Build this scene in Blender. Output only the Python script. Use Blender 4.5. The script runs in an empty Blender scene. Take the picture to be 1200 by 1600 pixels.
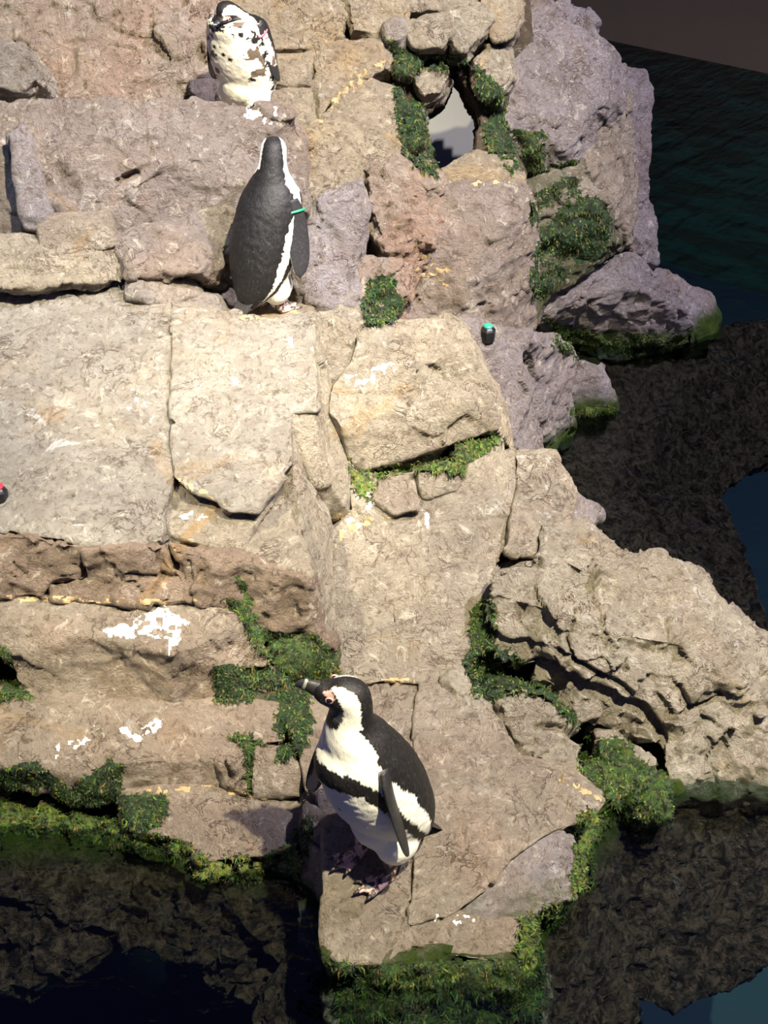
import bpy, bmesh, math, random
import numpy as np
from mathutils import Vector, Matrix
from mathutils.bvhtree import BVHTree

random.seed(7)
scene = bpy.context.scene
COL = scene.collection

# ------------------------------------------------------------------ camera
H, TH, F = 3.2, math.radians(33.0), 2462.0
cam = bpy.data.cameras.new('camera')
cam.sensor_fit = 'VERTICAL'
cam.sensor_height = 24.0
cam.lens = 24.0 * F / 1600.0
cam.clip_start, cam.clip_end = 0.05, 100
camo = bpy.data.objects.new('camera', cam)
COL.objects.link(camo)
camo.location = (0, 0, H)
camo.rotation_euler = (math.pi / 2 - TH, 0, 0)
scene.camera = camo

# ------------------------------------------------------------------ light
w = bpy.data.worlds.new('world'); scene.world = w
w.use_nodes = True
w.node_tree.nodes['Background'].inputs[0].default_value = (0.20, 0.25, 0.90, 1)
w.node_tree.nodes['Background'].inputs[1].default_value = 0.17
vs = scene.view_settings
vs.view_transform = 'Standard'; vs.look = 'None'; vs.exposure = 0.2; vs.gamma = 1.0
vs.use_curve_mapping = False

def spot(name, loc, target, energy, color, angle, blend=0.5, size=0.06):
    l = bpy.data.lights.new(name, 'SPOT')
    l.energy = energy; l.color = color; l.spot_size = math.radians(angle)
    l.spot_blend = blend; l.shadow_soft_size = size
    o = bpy.data.objects.new(name, l); COL.objects.link(o)
    o.location = loc
    d = Vector(target) - Vector(loc)
    o.rotation_euler = d.to_track_quat('-Z', 'Y').to_euler()
    return o
# the hall's ceiling spots (about 6.8 m up, above the frame): the photograph's crossing shadows, warm pools of light and
# blue violet cast show them; none stands for anything inside the view
spot('ceiling_spot_warm_right_offscreen', (1.75, 0.53, 6.70), (0.22, 3.20, 0.20), 5400, (1.0, 0.91, 0.68), 31, 0.75)
spot('ceiling_spot_warm_left_offscreen', (-3.13, 0.90, 6.78), (-0.85, 3.92, 0.80), 3650, (1.0, 0.91, 0.68), 16, 0.9)
spot('ceiling_spot_warm_upper_offscreen', (1.38, 0.93, 6.83), (-0.40, 5.25, 1.40), 5600, (1.0, 0.91, 0.68), 28, 0.8)
spot('ceiling_spot_blue_right_offscreen', (3.69, 2.72, 6.84), (1.00, 6.00, 0.60), 4200, (0.88, 0.82, 1.0), 62, 0.8)
spot('ceiling_spot_blue_left_offscreen', (-0.81, 1.61, 6.84), (-0.75, 4.30, 1.05), 1370, (0.55, 0.68, 1.0), 19, 0.9)

# ------------------------------------------------------------------ pixel -> place
CT, ST = math.cos(TH), math.sin(TH)
def tanrow(py):
    v = (py - 800.0) / F
    return (ST + v * CT) / (CT - v * ST)
def toY(py, v):                 # a value below 2.2 is a height, above it a distance
    return (H - v) / tanrow(py) if v < 2.2 else v
def P(px, py, Y):
    v = (py - 800.0) / F
    return Vector((Y * (px - 600.0) / F / (CT - v * ST), Y, H - Y * tanrow(py)))
def proj(co):                   # numpy Nx3 world -> pixels
    x, y, z = co[:, 0], co[:, 1], co[:, 2] - H
    d = y * CT - z * ST
    v = (-z * CT - y * ST) / d
    return 600 + F * x / d, 800 + F * v

# ------------------------------------------------------------------ numpy noise
def _h(ix, iy, iz, s):
    n = (ix.astype(np.int64) * 374761393 + iy.astype(np.int64) * 668265263 + iz.astype(np.int64) * 2147483647 + s * 1274126177) & 0xffffffff
    n = ((n ^ (n >> 13)) * 1274126177) & 0xffffffff
    n = ((n ^ (n >> 16)) * 2246822519) & 0xffffffff
    return ((n ^ (n >> 15)) & 0xffffff) / float(0xffffff)
def vnoise(p, s=0):
    i = np.floor(p); f = p - i; f = f * f * f * (f * (f * 6 - 15) + 10)
    x, y, z = i[:, 0], i[:, 1], i[:, 2]
    r = 0
    for dx in (0, 1):
        wx = f[:, 0] if dx else 1 - f[:, 0]
        for dy in (0, 1):
            wy = f[:, 1] if dy else 1 - f[:, 1]
            for dz in (0, 1):
                wz = f[:, 2] if dz else 1 - f[:, 2]
                r = r + wx * wy * wz * _h(x + dx, y + dy, z + dz, s)
    return r * 2 - 1
def fbm(p, o=3, s=0):
    a, r = 1.0, 0
    for k in range(o):
        r = r + a * vnoise(p * 2 ** k + 17.3 * k, s + k); a *= .5
    return r
def facets(p, s=0):             # every Voronoi cell a plane of its own tilt: broken rock
    i = np.floor(p)
    best = np.full(len(p), 9e9); out = np.zeros(len(p))
    for dx in (-1, 0, 1):
        for dy in (-1, 0, 1):
            for dz in (-1, 0, 1):
                c = i + np.array([dx, dy, dz])
                x, y, z = c[:, 0], c[:, 1], c[:, 2]
                q = c + np.stack([_h(x, y, z, s), _h(x, y, z, s + 1), _h(x, y, z, s + 2)], 1)
                t = np.stack([_h(x, y, z, s + 3), _h(x, y, z, s + 4), _h(x, y, z, s + 5)], 1) - .5
                d = p - q
                dd = (d * d).sum(1)
                m = dd < best
                best[m] = dd[m]
                out[m] = ((d * t).sum(1) * 1.6 + (_h(x, y, z, s + 6) - .5) * .6)[m]
    return out

# ------------------------------------------------------------------ materials
def nd(nt, t, **kw):
    n = nt.nodes.new(t)
    for k, v in kw.items():
        if k in ('operation', 'blend_type', 'data_type', 'noise_dimensions', 'feature', 'attribute_name', 'distance', 'clamp_factor', 'use_clamp', 'noise_type'):
            setattr(n, k, v)
        else:
            n.inputs[k].default_value = v
    return n
class NT:
    def __init__(s, name):
        s.m = bpy.data.materials.new(name); s.m.use_nodes = True
        s.t = s.m.node_tree; s.b = s.t.nodes['Principled BSDF']
        s.out = s.t.nodes['Material Output']
    def L(s, a, b): s.t.links.new(a, b)
    def noise(s, co, scale, detail=4, rough=.55, dist=0.0):
        n = nd(s.t, 'ShaderNodeTexNoise', Scale=scale, Detail=detail, Roughness=rough, Distortion=dist)
        s.L(co, n.inputs['Vector']); return n.outputs['Fac']
    def ramp(s, f, a, b, lo=0.0, hi=1.0):
        n = nd(s.t, 'ShaderNodeMapRange'); n.interpolation_type = 'SMOOTHSTEP'
        n.inputs[1].default_value = a; n.inputs[2].default_value = b
        n.inputs[3].default_value = lo; n.inputs[4].default_value = hi
        s.L(f, n.inputs[0]); return n.outputs[0]
    def math(s, op, a, b):
        n = nd(s.t, 'ShaderNodeMath', operation=op)
        for k, v in ((0, a), (1, b)):
            if isinstance(v, (int, float)): n.inputs[k].default_value = v
            else: s.L(v, n.inputs[k])
        return n.outputs[0]
    def mix(s, f, a, b, bt='MIX'):
        n = nd(s.t, 'ShaderNodeMix', data_type='RGBA', blend_type=bt)
        for k, v in ((0, f), (6, a), (7, b)):
            if isinstance(v, (int, float)): n.inputs[k].default_value = v
            elif isinstance(v, tuple): n.inputs[k].default_value = (*v, 1)
            else: s.L(v, n.inputs[k])
        return n.outputs[2]
    def bump(s, h, strength, dist=.01, nrm=None):
        n = nd(s.t, 'ShaderNodeBump', Strength=strength, Distance=dist)
        s.L(h, n.inputs['Height'])
        if nrm is not None: s.L(nrm, n.inputs['Normal'])
        return n.outputs[0]

def rock_mat(name, a, b, c, white=.25, ochre=.3, algae=.12, dark=.75, wetdark=True, stretch=(1, 1, 1)):
    """a/b main colours, c a second mineral; algae = height of the green tide line above the water"""
    n = NT(name)
    g = n.t.nodes.new('ShaderNodeNewGeometry')
    mp = nd(n.t, 'ShaderNodeMapping'); mp.inputs['Scale'].default_value = stretch
    n.L(g.outputs['Position'], mp.inputs['Vector'])
    co = mp.outputs[0]
    oi = n.t.nodes.new('ShaderNodeObjectInfo')
    col = n.mix(n.ramp(n.noise(co, 3.1, 5, .6), .35, .65), a, b)
    col = n.mix(n.ramp(n.noise(co, 1.9, 4, .6, .6), .50, .68, 0, .85), col, c)
    col = n.mix(n.ramp(oi.outputs['Random'], 0, 1, 0, .35), col, b)
    f1 = n.noise(co, 46, 6, .7, .8)
    col = n.mix(n.ramp(n.noise(co, 9, 5, .7, .5), .36, .66, .34, 0), col, (.20, .15, .10))     # brown clouding
    col = n.mix(n.ramp(f1, .33, .51, .68, 0), col, (.13, .085, .05), 'MIX')      # fine dark grains
    col = n.mix(n.ramp(n.noise(co, 22, 5, .7, 1.0), .55, .68, 0, .5), col, (.80, .73, .58))   # pale mineral veins
    # thin crinkled veins
    wv = n.noise(co, 9, 5, .65, .8)
    vein = n.ramp(n.math('ABSOLUTE', n.math('SUBTRACT', wv, .5), 0.0), 0.0, .018, dark, 0)
    vein = n.math('MULTIPLY', vein, n.ramp(n.noise(co, 5.5, 3, .5), .48, .62))
    col = n.mix(vein, col, (.17, .10, .055))
    if ochre: col = n.mix(n.ramp(n.noise(co, 4.3, 4, .6, .9), .60, .74, 0, ochre), col, (.47, .27, .07))
    if white: col = n.mix(n.ramp(n.noise(co, 7.5, 6, .68, 1.3), .63, .69, 0, white), col, (.85, .84, .80))
    rough = .75
    sep = n.t.nodes.new('ShaderNodeSeparateXYZ'); n.L(g.outputs['Position'], sep.inputs[0])
    z = n.math('ADD', sep.outputs[2], n.math('MULTIPLY', n.math('SUBTRACT', n.noise(co, 9, 5, .7), .5), -.16))
    if algae is not None:
        al = n.ramp(z, algae - .05, algae + .04, 1, 0)
        acol = n.mix(n.noise(co, 14, 4), (.012, .030, .006), (.085, .13, .018))
        sub = n.ramp(sep.outputs[2], -.12, -.02, 1, 0)           # below the water: brown silt
        bcol = n.mix(n.ramp(n.noise(co, 26, 6, .75, 1.), .38, .68), tuple(x * .25 for x in b), tuple(x * 1.5 for x in a))
        acol = n.mix(sub, acol, bcol)
        col = n.mix(al, col, acol)
        r = n.math('SUBTRACT', rough, n.math('MULTIPLY', al, .45)); n.L(r, n.b.inputs['Roughness'])
    else:
        n.b.inputs['Roughness'].default_value = rough
    n.L(col, n.b.inputs['Base Color'])
    n.b.inputs['Specular IOR Level'].default_value = .3
    h = n.math('ADD', n.noise(co, 22, 8, .78, .7), n.math('MULTIPLY', n.noise(co, 75, 5, .75, .8), .5))
    h = n.math('ADD', h, n.math('MULTIPLY', vein, -.5))
    n.L(n.bump(h, 1.0, .045), n.b.inputs['Normal'])
    return n.m

TAN = rock_mat('rock_tan', (.52, .45, .33), (.40, .35, .265), (.46, .36, .26), white=.35, ochre=.45)
PINK = rock_mat('rock_pink_tan', (.46, .39, .30), (.36, .30, .23), (.44, .33, .25), white=.25, ochre=.3, algae=.02)
RED = rock_mat('rock_red_brown', (.36, .265, .195), (.28, .205, .15), (.41, .32, .235), white=.12, ochre=.35)
GREY = rock_mat('rock_grey', (.40, .37, .34), (.31, .285, .265), (.43, .36, .28), white=.35, ochre=.2)
LILAC = rock_mat('rock_lilac', (.43, .39, .385), (.31, .275, .28), (.42, .34, .30), white=.3, ochre=.15, algae=.10)
YEL = rock_mat('rock_yellow_grey', (.50, .45, .34), (.38, .34, .26), (.43, .36, .25), white=.3, ochre=.3, algae=.0)
WALLP = rock_mat('rock_wall_pink', (.43, .32, .25), (.41, .35, .29), (.48, .29, .21), white=.35, ochre=.6)
WALLT = rock_mat('rock_wall_tan', (.50, .43, .30), (.40, .34, .25), (.48, .34, .17), white=.4, ochre=.65)
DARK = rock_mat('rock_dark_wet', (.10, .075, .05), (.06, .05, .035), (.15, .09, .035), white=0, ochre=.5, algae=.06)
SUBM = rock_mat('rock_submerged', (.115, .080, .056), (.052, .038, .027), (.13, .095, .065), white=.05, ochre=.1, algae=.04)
BROWN = rock_mat('rock_grey_brown', (.40, .34, .29), (.29, .24, .21), (.38, .29, .22), white=.35, ochre=.35)
SLAB = rock_mat('rock_slab_grey', (.48, .44, .36), (.37, .34, .285), (.47, .39, .28), white=.5, ochre=.4)
MOSSY = rock_mat('rock_mossy', (.33, .30, .23), (.07, .09, .03), (.04, .07, .02), white=.2, ochre=.3, algae=.10)

# ------------------------------------------------------------------ rock builder
ROCKS = []      # (object, world verts, world faces) for contact rays
CTRL = []       # control points for the core behind
D_BACK = Vector((0, .86, -.51))
PARTPIX = {}
def set_meta(o, label=None, cat=None, group=None, kind=None):
    if label: o['label'] = label
    if cat: o['category'] = cat
    if group: o['group'] = group
    if kind: o['kind'] = kind
    return o
def mesh_obj(name, co, faces, mat, parent=None, smooth=True, origin=None):
    me = bpy.data.meshes.new(name)
    co = np.asarray(co, float)
    c = np.array(origin if origin is not None else [0, 0, 0], float)
    me.from_pydata((co - c).tolist(), [], faces)
    me.update()
    if smooth: me.polygons.foreach_set('use_smooth', [True] * len(me.polygons))
    if mat: me.materials.append(mat)
    o = bpy.data.objects.new(name, me); COL.objects.link(o)
    o.location = c
    if parent:
        o.parent = parent
        o.matrix_parent_inverse = Matrix.Identity(4)
        o.location = Vector(c) - parent.location if parent.type == 'MESH' else c
    return o
def voxel(co, faces, vox):
    me = bpy.data.meshes.new('tmp'); me.from_pydata([tuple(v) for v in co], [], faces); me.update()
    bm = bmesh.new(); bm.from_mesh(me)
    bmesh.ops.triangulate(bm, faces=bm.faces[:])
    bmesh.ops.recalc_face_normals(bm, faces=bm.faces[:])
    bm.to_mesh(me); bm.free()
    o = bpy.data.objects.new('tmp', me); COL.objects.link(o)
    md = o.modifiers.new('r', 'REMESH'); md.mode = 'VOXEL'; md.voxel_size = vox; md.use_smooth_shade = True
    dg = bpy.context.evaluated_depsgraph_get()
    ev = o.evaluated_get(dg); m2 = bpy.data.meshes.new_from_object(ev)
    bpy.data.objects.remove(o); bpy.data.meshes.remove(me)
    return m2
def getco(me):
    a = np.empty(len(me.vertices) * 3); me.vertices.foreach_get('co', a); return a.reshape(-1, 3)
def getno(me):
    a = np.empty(len(me.vertices) * 3); me.vertices.foreach_get('normal', a); return a.reshape(-1, 3)
def seglen(px, py, line):
    best = np.full(len(px), 1e9)
    for (ax, ay), (bx, by) in zip(line[:-1], line[1:]):
        dx, dy = bx - ax, by - ay; L2 = dx * dx + dy * dy + 1e-9
        t = np.clip(((px - ax) * dx + (py - ay) * dy) / L2, 0, 1)
        best = np.minimum(best, np.hypot(px - ax - t * dx, py - ay - t * dy))
    return best

def R(name, label, mat, pts, faces=None, zf=None, th=.28, vox=.008, amp=1.0, rug=0.0, rs=8.0, bulge=.02, inset=.88,
      cracks=(), cw=3.5, cd=.016, back=None, cat='rock', group=None, ctrl=True, kind=None, grow=4.0):
    q = []
    for p in pts:
        v = p[2] if len(p) > 2 else zf(p[0], p[1])
        q.append((p[0], p[1], toY(p[1], v)))
    if ctrl: CTRL.extend(q)
    n = len(q)
    cx, cy = sum(p[0] for p in q) / n, sum(p[1] for p in q) / n
    q = [(p[0] + grow * (p[0] - cx) / (math.hypot(p[0] - cx, p[1] - cy) + 1e-6), p[1] + grow * (p[1] - cy) / (math.hypot(p[0] - cx, p[1] - cy) + 1e-6), p[2]) for p in q]
    if faces is None:
        c = np.mean(np.array(q), 0)
        inner = []
        for p in q:
            r = c + (np.array(p) - c) * inset
            inner.append((r[0], r[1], r[2] - bulge * .4))
        q2 = [(p[0], p[1], p[2] + bulge * .45) for p in q]
        co = [P(*p) for p in q2] + [P(*p) for p in inner]
        fc = [[i, (i + 1) % n, n + (i + 1) % n, n + i] for i in range(n)] + [list(range(n, 2 * n))]
    else:
        co = [P(*p) for p in q]; fc = [list(f) for f in faces]
    # close: front sheet + boundary walls + back sheet moved into the island
    d = Vector(back) if back else D_BACK
    m = len(co)
    edges = {}
    for f in fc:
        for a, b in zip(f, f[1:] + f[:1]):
            edges[(a, b)] = edges.get((a, b), 0) + 1
    bnd = [(a, b) for (a, b) in edges if (b, a) not in edges]
    allco = co + [v + d * th for v in co]
    af = fc + [[i + m for i in reversed(f)] for f in fc] + [[b, a, a + m, b + m] for a, b in bnd]
    me = voxel(allco, af, vox)
    c = getco(me); no = getno(me)
    s = len(ROCKS) * 3
    dsp = .011 * fbm(c * 4.5, 2, s) + .006 * (1 - 2 * np.abs(fbm(c * 11, 2, 5))) + .0035 * fbm(c * 30, 2, 9)
    dsp *= amp
    if not rug:
        dsp += .016 * facets(c * 5.5 + .25 * np.stack([vnoise(c * 8, 1), vnoise(c * 8, 2), vnoise(c * 8, 3)], 1), 11 + s)
    else:
        wp = c + .03 * np.stack([vnoise(c * 9, 1), vnoise(c * 9, 2), vnoise(c * 9, 3)], 1)
        dsp += rug * (.045 * facets(wp * rs, 11) + .022 * facets(wp * rs * 2.3, 31))
    for cr in cracks:
        line, wd, dp = (cr, cw, cd) if not isinstance(cr, dict) else (cr['l'], cr.get('w', cw), cr.get('d', cd))
        ux, uy = proj(c)
        ux = ux + 3 * vnoise(c * 14, 4); uy = uy + 3 * vnoise(c * 14, 6)
        dd = seglen(ux, uy, line)
        dsp -= dp * np.clip(1.3 - dd / wd, 0, 1)
    c2 = c + no * dsp[:, None]
    org = np.array(P(*np.mean(np.array(q), 0)))
    me.vertices.foreach_set('co', (c2 - org).ravel()); me.update()
    me.name = name
    me.materials.append(mat)
    o = bpy.data.objects.new(name, me); COL.objects.link(o); o.location = org
    set_meta(o, label, cat if kind != 'structure' else None, group, kind)
    fcs = [tuple(p.vertices) for p in me.polygons]
    ROCKS.append((o, c2, fcs))
    return o
# ------------------------------------------------------------------ the rock island, stone by stone
zM = lambda x, r: .75 + (830 - r) * .000897          # the big tilted slab
zS = lambda x, r: .25 + (1050 - r) * .001286         # the slope in the middle
zF = lambda x, r: .10 + (1490 - r) * .000372         # the landing slab by the water

# --- landing slab
R('flat_rock', 'broad flat tan rock at the water behind the penguin with raised bill', PINK,
  [(655,1060),(735,1064),(778,1125),(818,1192),(905,1218),(944,1250),(912,1282),(862,1302),(792,1338),(764,1385),(714,1424),(640,1444),(642,1420),(645,1330),(645,1190)], zf=zF, th=.3, bulge=.012, inset=.96, amp=.7,
  cracks=[[(880,1200),(868,1240),(890,1262)], [(690,1110),(694,1128),(702,1136)], [(650,1385),(700,1350),(760,1300)]], cd=.015, vox=.006, grow=2)
R('flat_rock', 'lower violet tinged corner slab on the right front of the landing place', LILAC,
  [(792,1336,.13),(862,1300,.145),(893,1318,.135),(893,1350,.12),(912,1386,.105),(880,1408,.10),(826,1432,.095),(770,1442,.09),(716,1428,.095),(764,1388,.11)], th=.25, bulge=.012, inset=.94, amp=.8, vox=.006, grow=3,
  cracks=[[(800,1370),(812,1400),(840,1395)]])
R('flat_rock', 'cracked front lip of the landing place above the green algae', PINK,
  [(638,1440,.10),(714,1426,.10),(770,1442,.09),(826,1434,.09),(815,1496,.075),(760,1502,.07),(700,1494,.075),(640,1480,.085)], th=.25, bulge=.012, inset=.93, vox=.006, grow=3, rug=.3,
  cracks=[[(690,1435),(675,1470)],[(760,1445),(735,1480)]])
R('flat_rock', 'flat tan rock under the pink and black feet of the penguin by the water', PINK,
  [(508,1290),(545,1258),(600,1215),(642,1185),(645,1330),(641,1420),(640,1478,.095),(606,1502,.085),(532,1506,.08),(508,1482,.085)], zf=zF, th=.3, bulge=.012, inset=.95, amp=.6,
  cracks=[[(640,1410),(612,1480),(600,1500)]], cd=.018, vox=.006)
R('flat_rock', 'grey patched stone between penguin head and the foot of the slope', PINK,
  [(445,1066,.27),(520,1062),(655,1060),(648,1190),(600,1222),(545,1264),(500,1275,.17),(478,1230,.2),(470,1160,.24),(440,1110,.26)], zf=lambda x, r: zF(x, r) - .012, th=.3, bulge=.012, inset=.95,
  cracks=[[(520,1110),(640,1104)], [(575,1150),(640,1150)], [(610,1062),(606,1190)]], cd=.02)
R('rock', 'narrow upright rock edge at the water beside the penguin feet', PINK,
  [(474,1255,.17),(505,1270,.175),(510,1330,.15),(508,1420,.0),(506,1490,-.12),(478,1490,-.2),(468,1400,-.05),(466,1320,.08)], th=.25, bulge=.01)

# --- stepped ledges on the left
R('flat_rock', 'thick tan step stone splashed with white droppings below the big slab', PINK,
  [(-30,930,.545),(190,935,.54),(335,940,.535),(385,959,.52),(323,1001,.50),(266,1022,.488),(140,991,.50),(-30,972,.515),
   (345,1040,.40),(373,1044,.385),(421,1040,.41),(369,1100,.27),(270,1102,.265),(61,1090,.29),(28,1066,.34),(10,1030,.42),(-30,1020,.43)],
  faces=[[7,6,5,4,3,2,1,0],[16,15,14,13,12,11,9,8,4,5,6,7],[4,8,9,10,3]], th=.35, amp=.7,
  cracks=[[(195,938),(222,966)],[(0,960),(45,985)],[(300,966),(345,1020)]])
R('flat_rock', 'second grey brown step stone with pale streaks above the algae', PINK,
  [(-30,1085,.30),(60,1086,.30),(200,1096,.29),(370,1096,.29),(432,1100,.285),(442,1160,.24),(395,1168,.235),(345,1186,.215),(250,1192,.21),(185,1184,.22),(172,1192,.21),(120,1205,.19),(-30,1185,.21),
   (340,1230,.11),(240,1236,.10),(192,1230,.11),(170,1250,.08),(120,1250,.075),(40,1227,.11),(-30,1212,.13)],
  faces=[[0,1,2,3,4,5,6,7,8,9,10,11,12],[8,7,13,14,15,9],[9,15,16,10],[10,16,17,11],[11,17,18,19,12]], th=.35,
  cracks=[[(392,1100),(390,1165)],[(340,1150),(380,1160),(430,1150)],[(300,1170),(312,1195)]])
R('rock', 'rounded tan stone split by a mossy crack beside the penguin chest', PINK,
  [(336,1186,.22),(395,1164,.24),(460,1176,.22),(486,1205,.18),(482,1240,.11),(445,1254,.09),(400,1246,.10),(345,1228,.115)], bulge=.05, inset=.75, th=.25,
  cracks=[[(393,1160),(391,1205),(396,1245)],[(350,1190),(362,1215)]], cd=.02)
R('flat_rock', 'lowest grey ledge at the water where the penguin shadow falls', PINK,
  [(195,1240,.10),(240,1228,.115),(335,1228,.115),(400,1238,.11),(450,1250,.105),(486,1258,.10),(482,1320,.06),(455,1332,.05),(380,1342,.045),(308,1348,.04),(288,1312,.045),(240,1302,.045),(200,1294,.045)], bulge=.015, inset=.93, th=.3, amp=.8)
R('rock', 'damp stone in the mossy corner under the big slab', MOSSY,
  [(380,958,.48),(440,972,.46),(495,985,.44),(528,1010,.32),(532,1062,.27),(505,1120,.24),(482,1185,.19),(440,1160,.21),(420,1105,.27),(395,1050,.34)], th=.3, bulge=.02, amp=1.6)
R('rock', 'low rubbly lit edge stone at the foot of the slope', TAN,
  [(425,1040,.30),(525,1034,.305),(532,1062,.275),(445,1068,.28)], bulge=.02, th=.2, inset=.85)
R('rock', 'long low edge stone between slope and landing slab', TAN,
  [(528,1040,.285),(610,1040,.285),(702,1042,.285),(738,1064,.262),(640,1066,.262),(528,1068,.262)], bulge=.015, th=.2, inset=.9)

# --- big tilted slab and its pieces
R('flat_rock', 'huge pale tilted slab with the red capped nozzle on it', SLAB,
  [(-40,440),(90,428),(215,438),(268,452),(274,600),(268,742),(252,800),(252,845),(190,858),(100,842),(-40,825)], zf=zM, th=.35, bulge=.012, inset=.96, amp=.75, vox=.007,
  cracks=[[(165,430),(168,520),(150,570)],[(266,648),(270,700)],[(30,625),(60,632)],{'l':[(48,655),(55,655)],'w':4,'d':.04},{'l':[(103,771),(111,772)],'w':5,'d':.04}])
R('flat_rock', 'pale tilted slab in front of the penguin seen from behind', SLAB,
  [(268,470),(300,478),(350,492),(420,502),(482,488),(487,515),(493,640),(452,645),(454,722),(402,797),(357,797),(345,779),(300,766),(268,742),(272,600)], zf=lambda x, r: zM(x, r) + .012, th=.35, bulge=.012, inset=.96, amp=.75, vox=.007,
  cracks=[[(320,562),(338,582),(362,588)],[(320,755),(380,730),(440,715)],[(235,655),(268,660)],[(400,620),(470,610)]])
R('flat_rock', 'broken corner piece of the big slab under the ochre crack', TAN,
  [(266,746,.79),(300,768,.77),(343,781,.765),(357,799,.75),(402,799,.75),(452,726,.80),(455,735,.78),(377,864,.65),(372,872,.63),(320,866,.64),(262,848,.66),(250,815,.70),(254,800,.735),(320,846,.705),(375,858,.69),(270,830,.72)],
  faces=[[0,1,2,3,4,13,15,12],[4,5,6,7,14],[4,14,13],[12,15,10,11],[15,13,9,10],[13,14,7,8,9]], th=.3, amp=.8)
R('flat_rock', 'lit triangular slab beside the tall stone fin', TAN,
  [(428,784,.735),(462,779,.74),(472,850,.69),(486,900,.655),(440,887,.66),(374,866,.675)], th=.3, bulge=.012, inset=.94)
R('rock', 'brown broken face stone under the big slab below the red capped nozzle', RED,
  [(-40,826,.745),(60,838,.735),(132,853,.73),(130,882,.66),(138,907,.60),(75,912,.59),(68,938,.54),(-40,938,.545)], th=.3, bulge=.03, inset=.88, rug=.35, cracks=[[(20,880),(45,905)]])
R('rock', 'reddish brown broken face stone in the middle of the step', RED,
  [(126,858,.725),(190,854,.735),(258,850,.73),(270,882,.66),(292,897,.625),(306,942,.545),(180,946,.54),(74,942,.54),(76,913,.59),(136,906,.605)], th=.3, bulge=.03, inset=.88, rug=.35, cracks=[[(200,900),(262,905)]])
R('rock', 'red brown face stone with moss streak next to the stone fin', RED,
  [(262,850,.72),(320,866,.70),(374,868,.69),(440,888,.67),(486,902,.655),(504,990,.45),(524,1014,.39),(490,990,.44),(400,982,.46),(380,958,.50),(332,948,.53),(306,942,.545),(291,897,.63)], th=.3, bulge=.03, inset=.88, rug=.4, cracks=[[(292,880),(302,940)]])
R('stone_fin', 'long narrow upright stone fin dividing big slab and slope', TAN,
  [(450,645,.915),(455,690,.86),(478,842,.70),(484,900,.64),(503,980,.48),(527,1018,.33),(527,960,.40),(520,826,.57),(514,800,.60),(488,755,.69)],
  faces=[[0,1,9],[1,2,8,9],[2,3,7,8],[3,4,6,7],[4,5,6]], th=.14, back=(-.6,.55,-.55), amp=.6, grow=2)
R('stone_fin', 'upper stone fin with a flat violet grey top and broken brown end', TAN,
  [(482,490,1.06),(497,494,1.05),(519,602,.86),(520,645,.80),(552,740,.64),(552,806,.535),(516,811,.535),(514,752,.712),(488,756,.728),(450,645,.93),(488,640,.93),(486,515,1.04)],
  faces=[[11,0,1,2,10],[10,2,3,7],[3,4,5,7],[9,10,7,8],[8,7,5,6]], th=.14, back=(-.5,.55,-.65), amp=.6, grow=2)

# --- middle: slope and blocks
R('flat_rock', 'upper part of the smooth pale slope in the middle', TAN,
  [(545,735),(600,750),(700,735),(802,705),(812,790),(800,838),(775,880),(690,892),(612,892),(520,902),(516,830),(548,806)], zf=zS, th=.3, bulge=.01, inset=.96, amp=.7, vox=.007,
  cracks=[[(612,770),(660,765),(655,720)],[(640,830),(735,812),(800,808)],[(735,860),(745,885)]], cd=.01)
R('flat_rock', 'lower left part of the pale slope beside the fin', TAN,
  [(520,900),(615,890),(620,960),(618,1046),(534,1048),(526,1012)], zf=zS, th=.3, bulge=.008, inset=.97, amp=.6)
R('flat_rock', 'lower right part of the pale slope under the rugged boulder', TAN,
  [(613,890),(690,890),(778,876),(775,940),(745,1000),(725,1045),(700,1050),(616,1048)], zf=zS, th=.3, bulge=.008, inset=.97, amp=.6)
R('rock', 'wedge shaped grey stone above the stepped block', TAN,
  [(494,494,1.03),(530,488,1.03),(566,484,1.03),(580,518,.96),(538,586,.86),(518,606,.82),(505,574,.9),(545,510,1.0)],
  faces=[[0,1,2,7,6],[2,3,4,7],[7,4,5,6]], th=.25)
R('rock', 'large stepped block of pale layered stone over a mossy joint', TAN,
  [(522,612,.87),(546,574,.91),(577,514,.985),(640,505,.99),(702,496,1.0),(717,504,.985),(734,543,.945),(645,580,.91),(654,609,.848),(618,618,.855),
   (752,588,.855),(757,598,.85),(762,621,.843),(666,628,.842),(518,645,.825),(535,662,.805),(772,667,.745),(682,697,.69),(572,728,.645),(553,722,.655),
   (731,520,4.62),(762,585,4.6),(788,632,4.55),(803,712,4.4)],
  faces=[[0,1,2,3,4,5,6,7,8,9],[7,6,10,8],[8,10,11,12,13],[0,9,14],[9,8,13,15,14],[13,12,16,17,15],[15,17,18,19,14],[5,20,6],[6,20,21,10],[10,21,11],[11,21,22,12],[12,22,16],[16,22,23]],
  th=.3, amp=.8, vox=.007, cracks=[[(525,612),(620,618),(655,608)],[(640,545),(650,580)]])
R('rock', 'pale slab above the pool next to the slope', TAN,
  [(806,712,.69),(868,705,.69),(897,760,.60),(898,784,.56),(884,835,.5),(845,868,.5),(795,860,.52),(806,790,.60)], bulge=.015, inset=.92, th=.35)
R('rock', 'small brownish stone wedged in the mossy joint on its right end', TAN,
  [(722,708,.675),(778,690,.69),(784,714,.65),(736,736,.635)], bulge=.02, inset=.8, th=.12)
R('rock', 'small square stone with dark hollow below the mossy joint', TAN,
  [(650,738,.68),(712,724,.685),(720,745,.66),(718,770,.61),(660,780,.605),(652,762,.64)], bulge=.03, inset=.82, th=.14)
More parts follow.
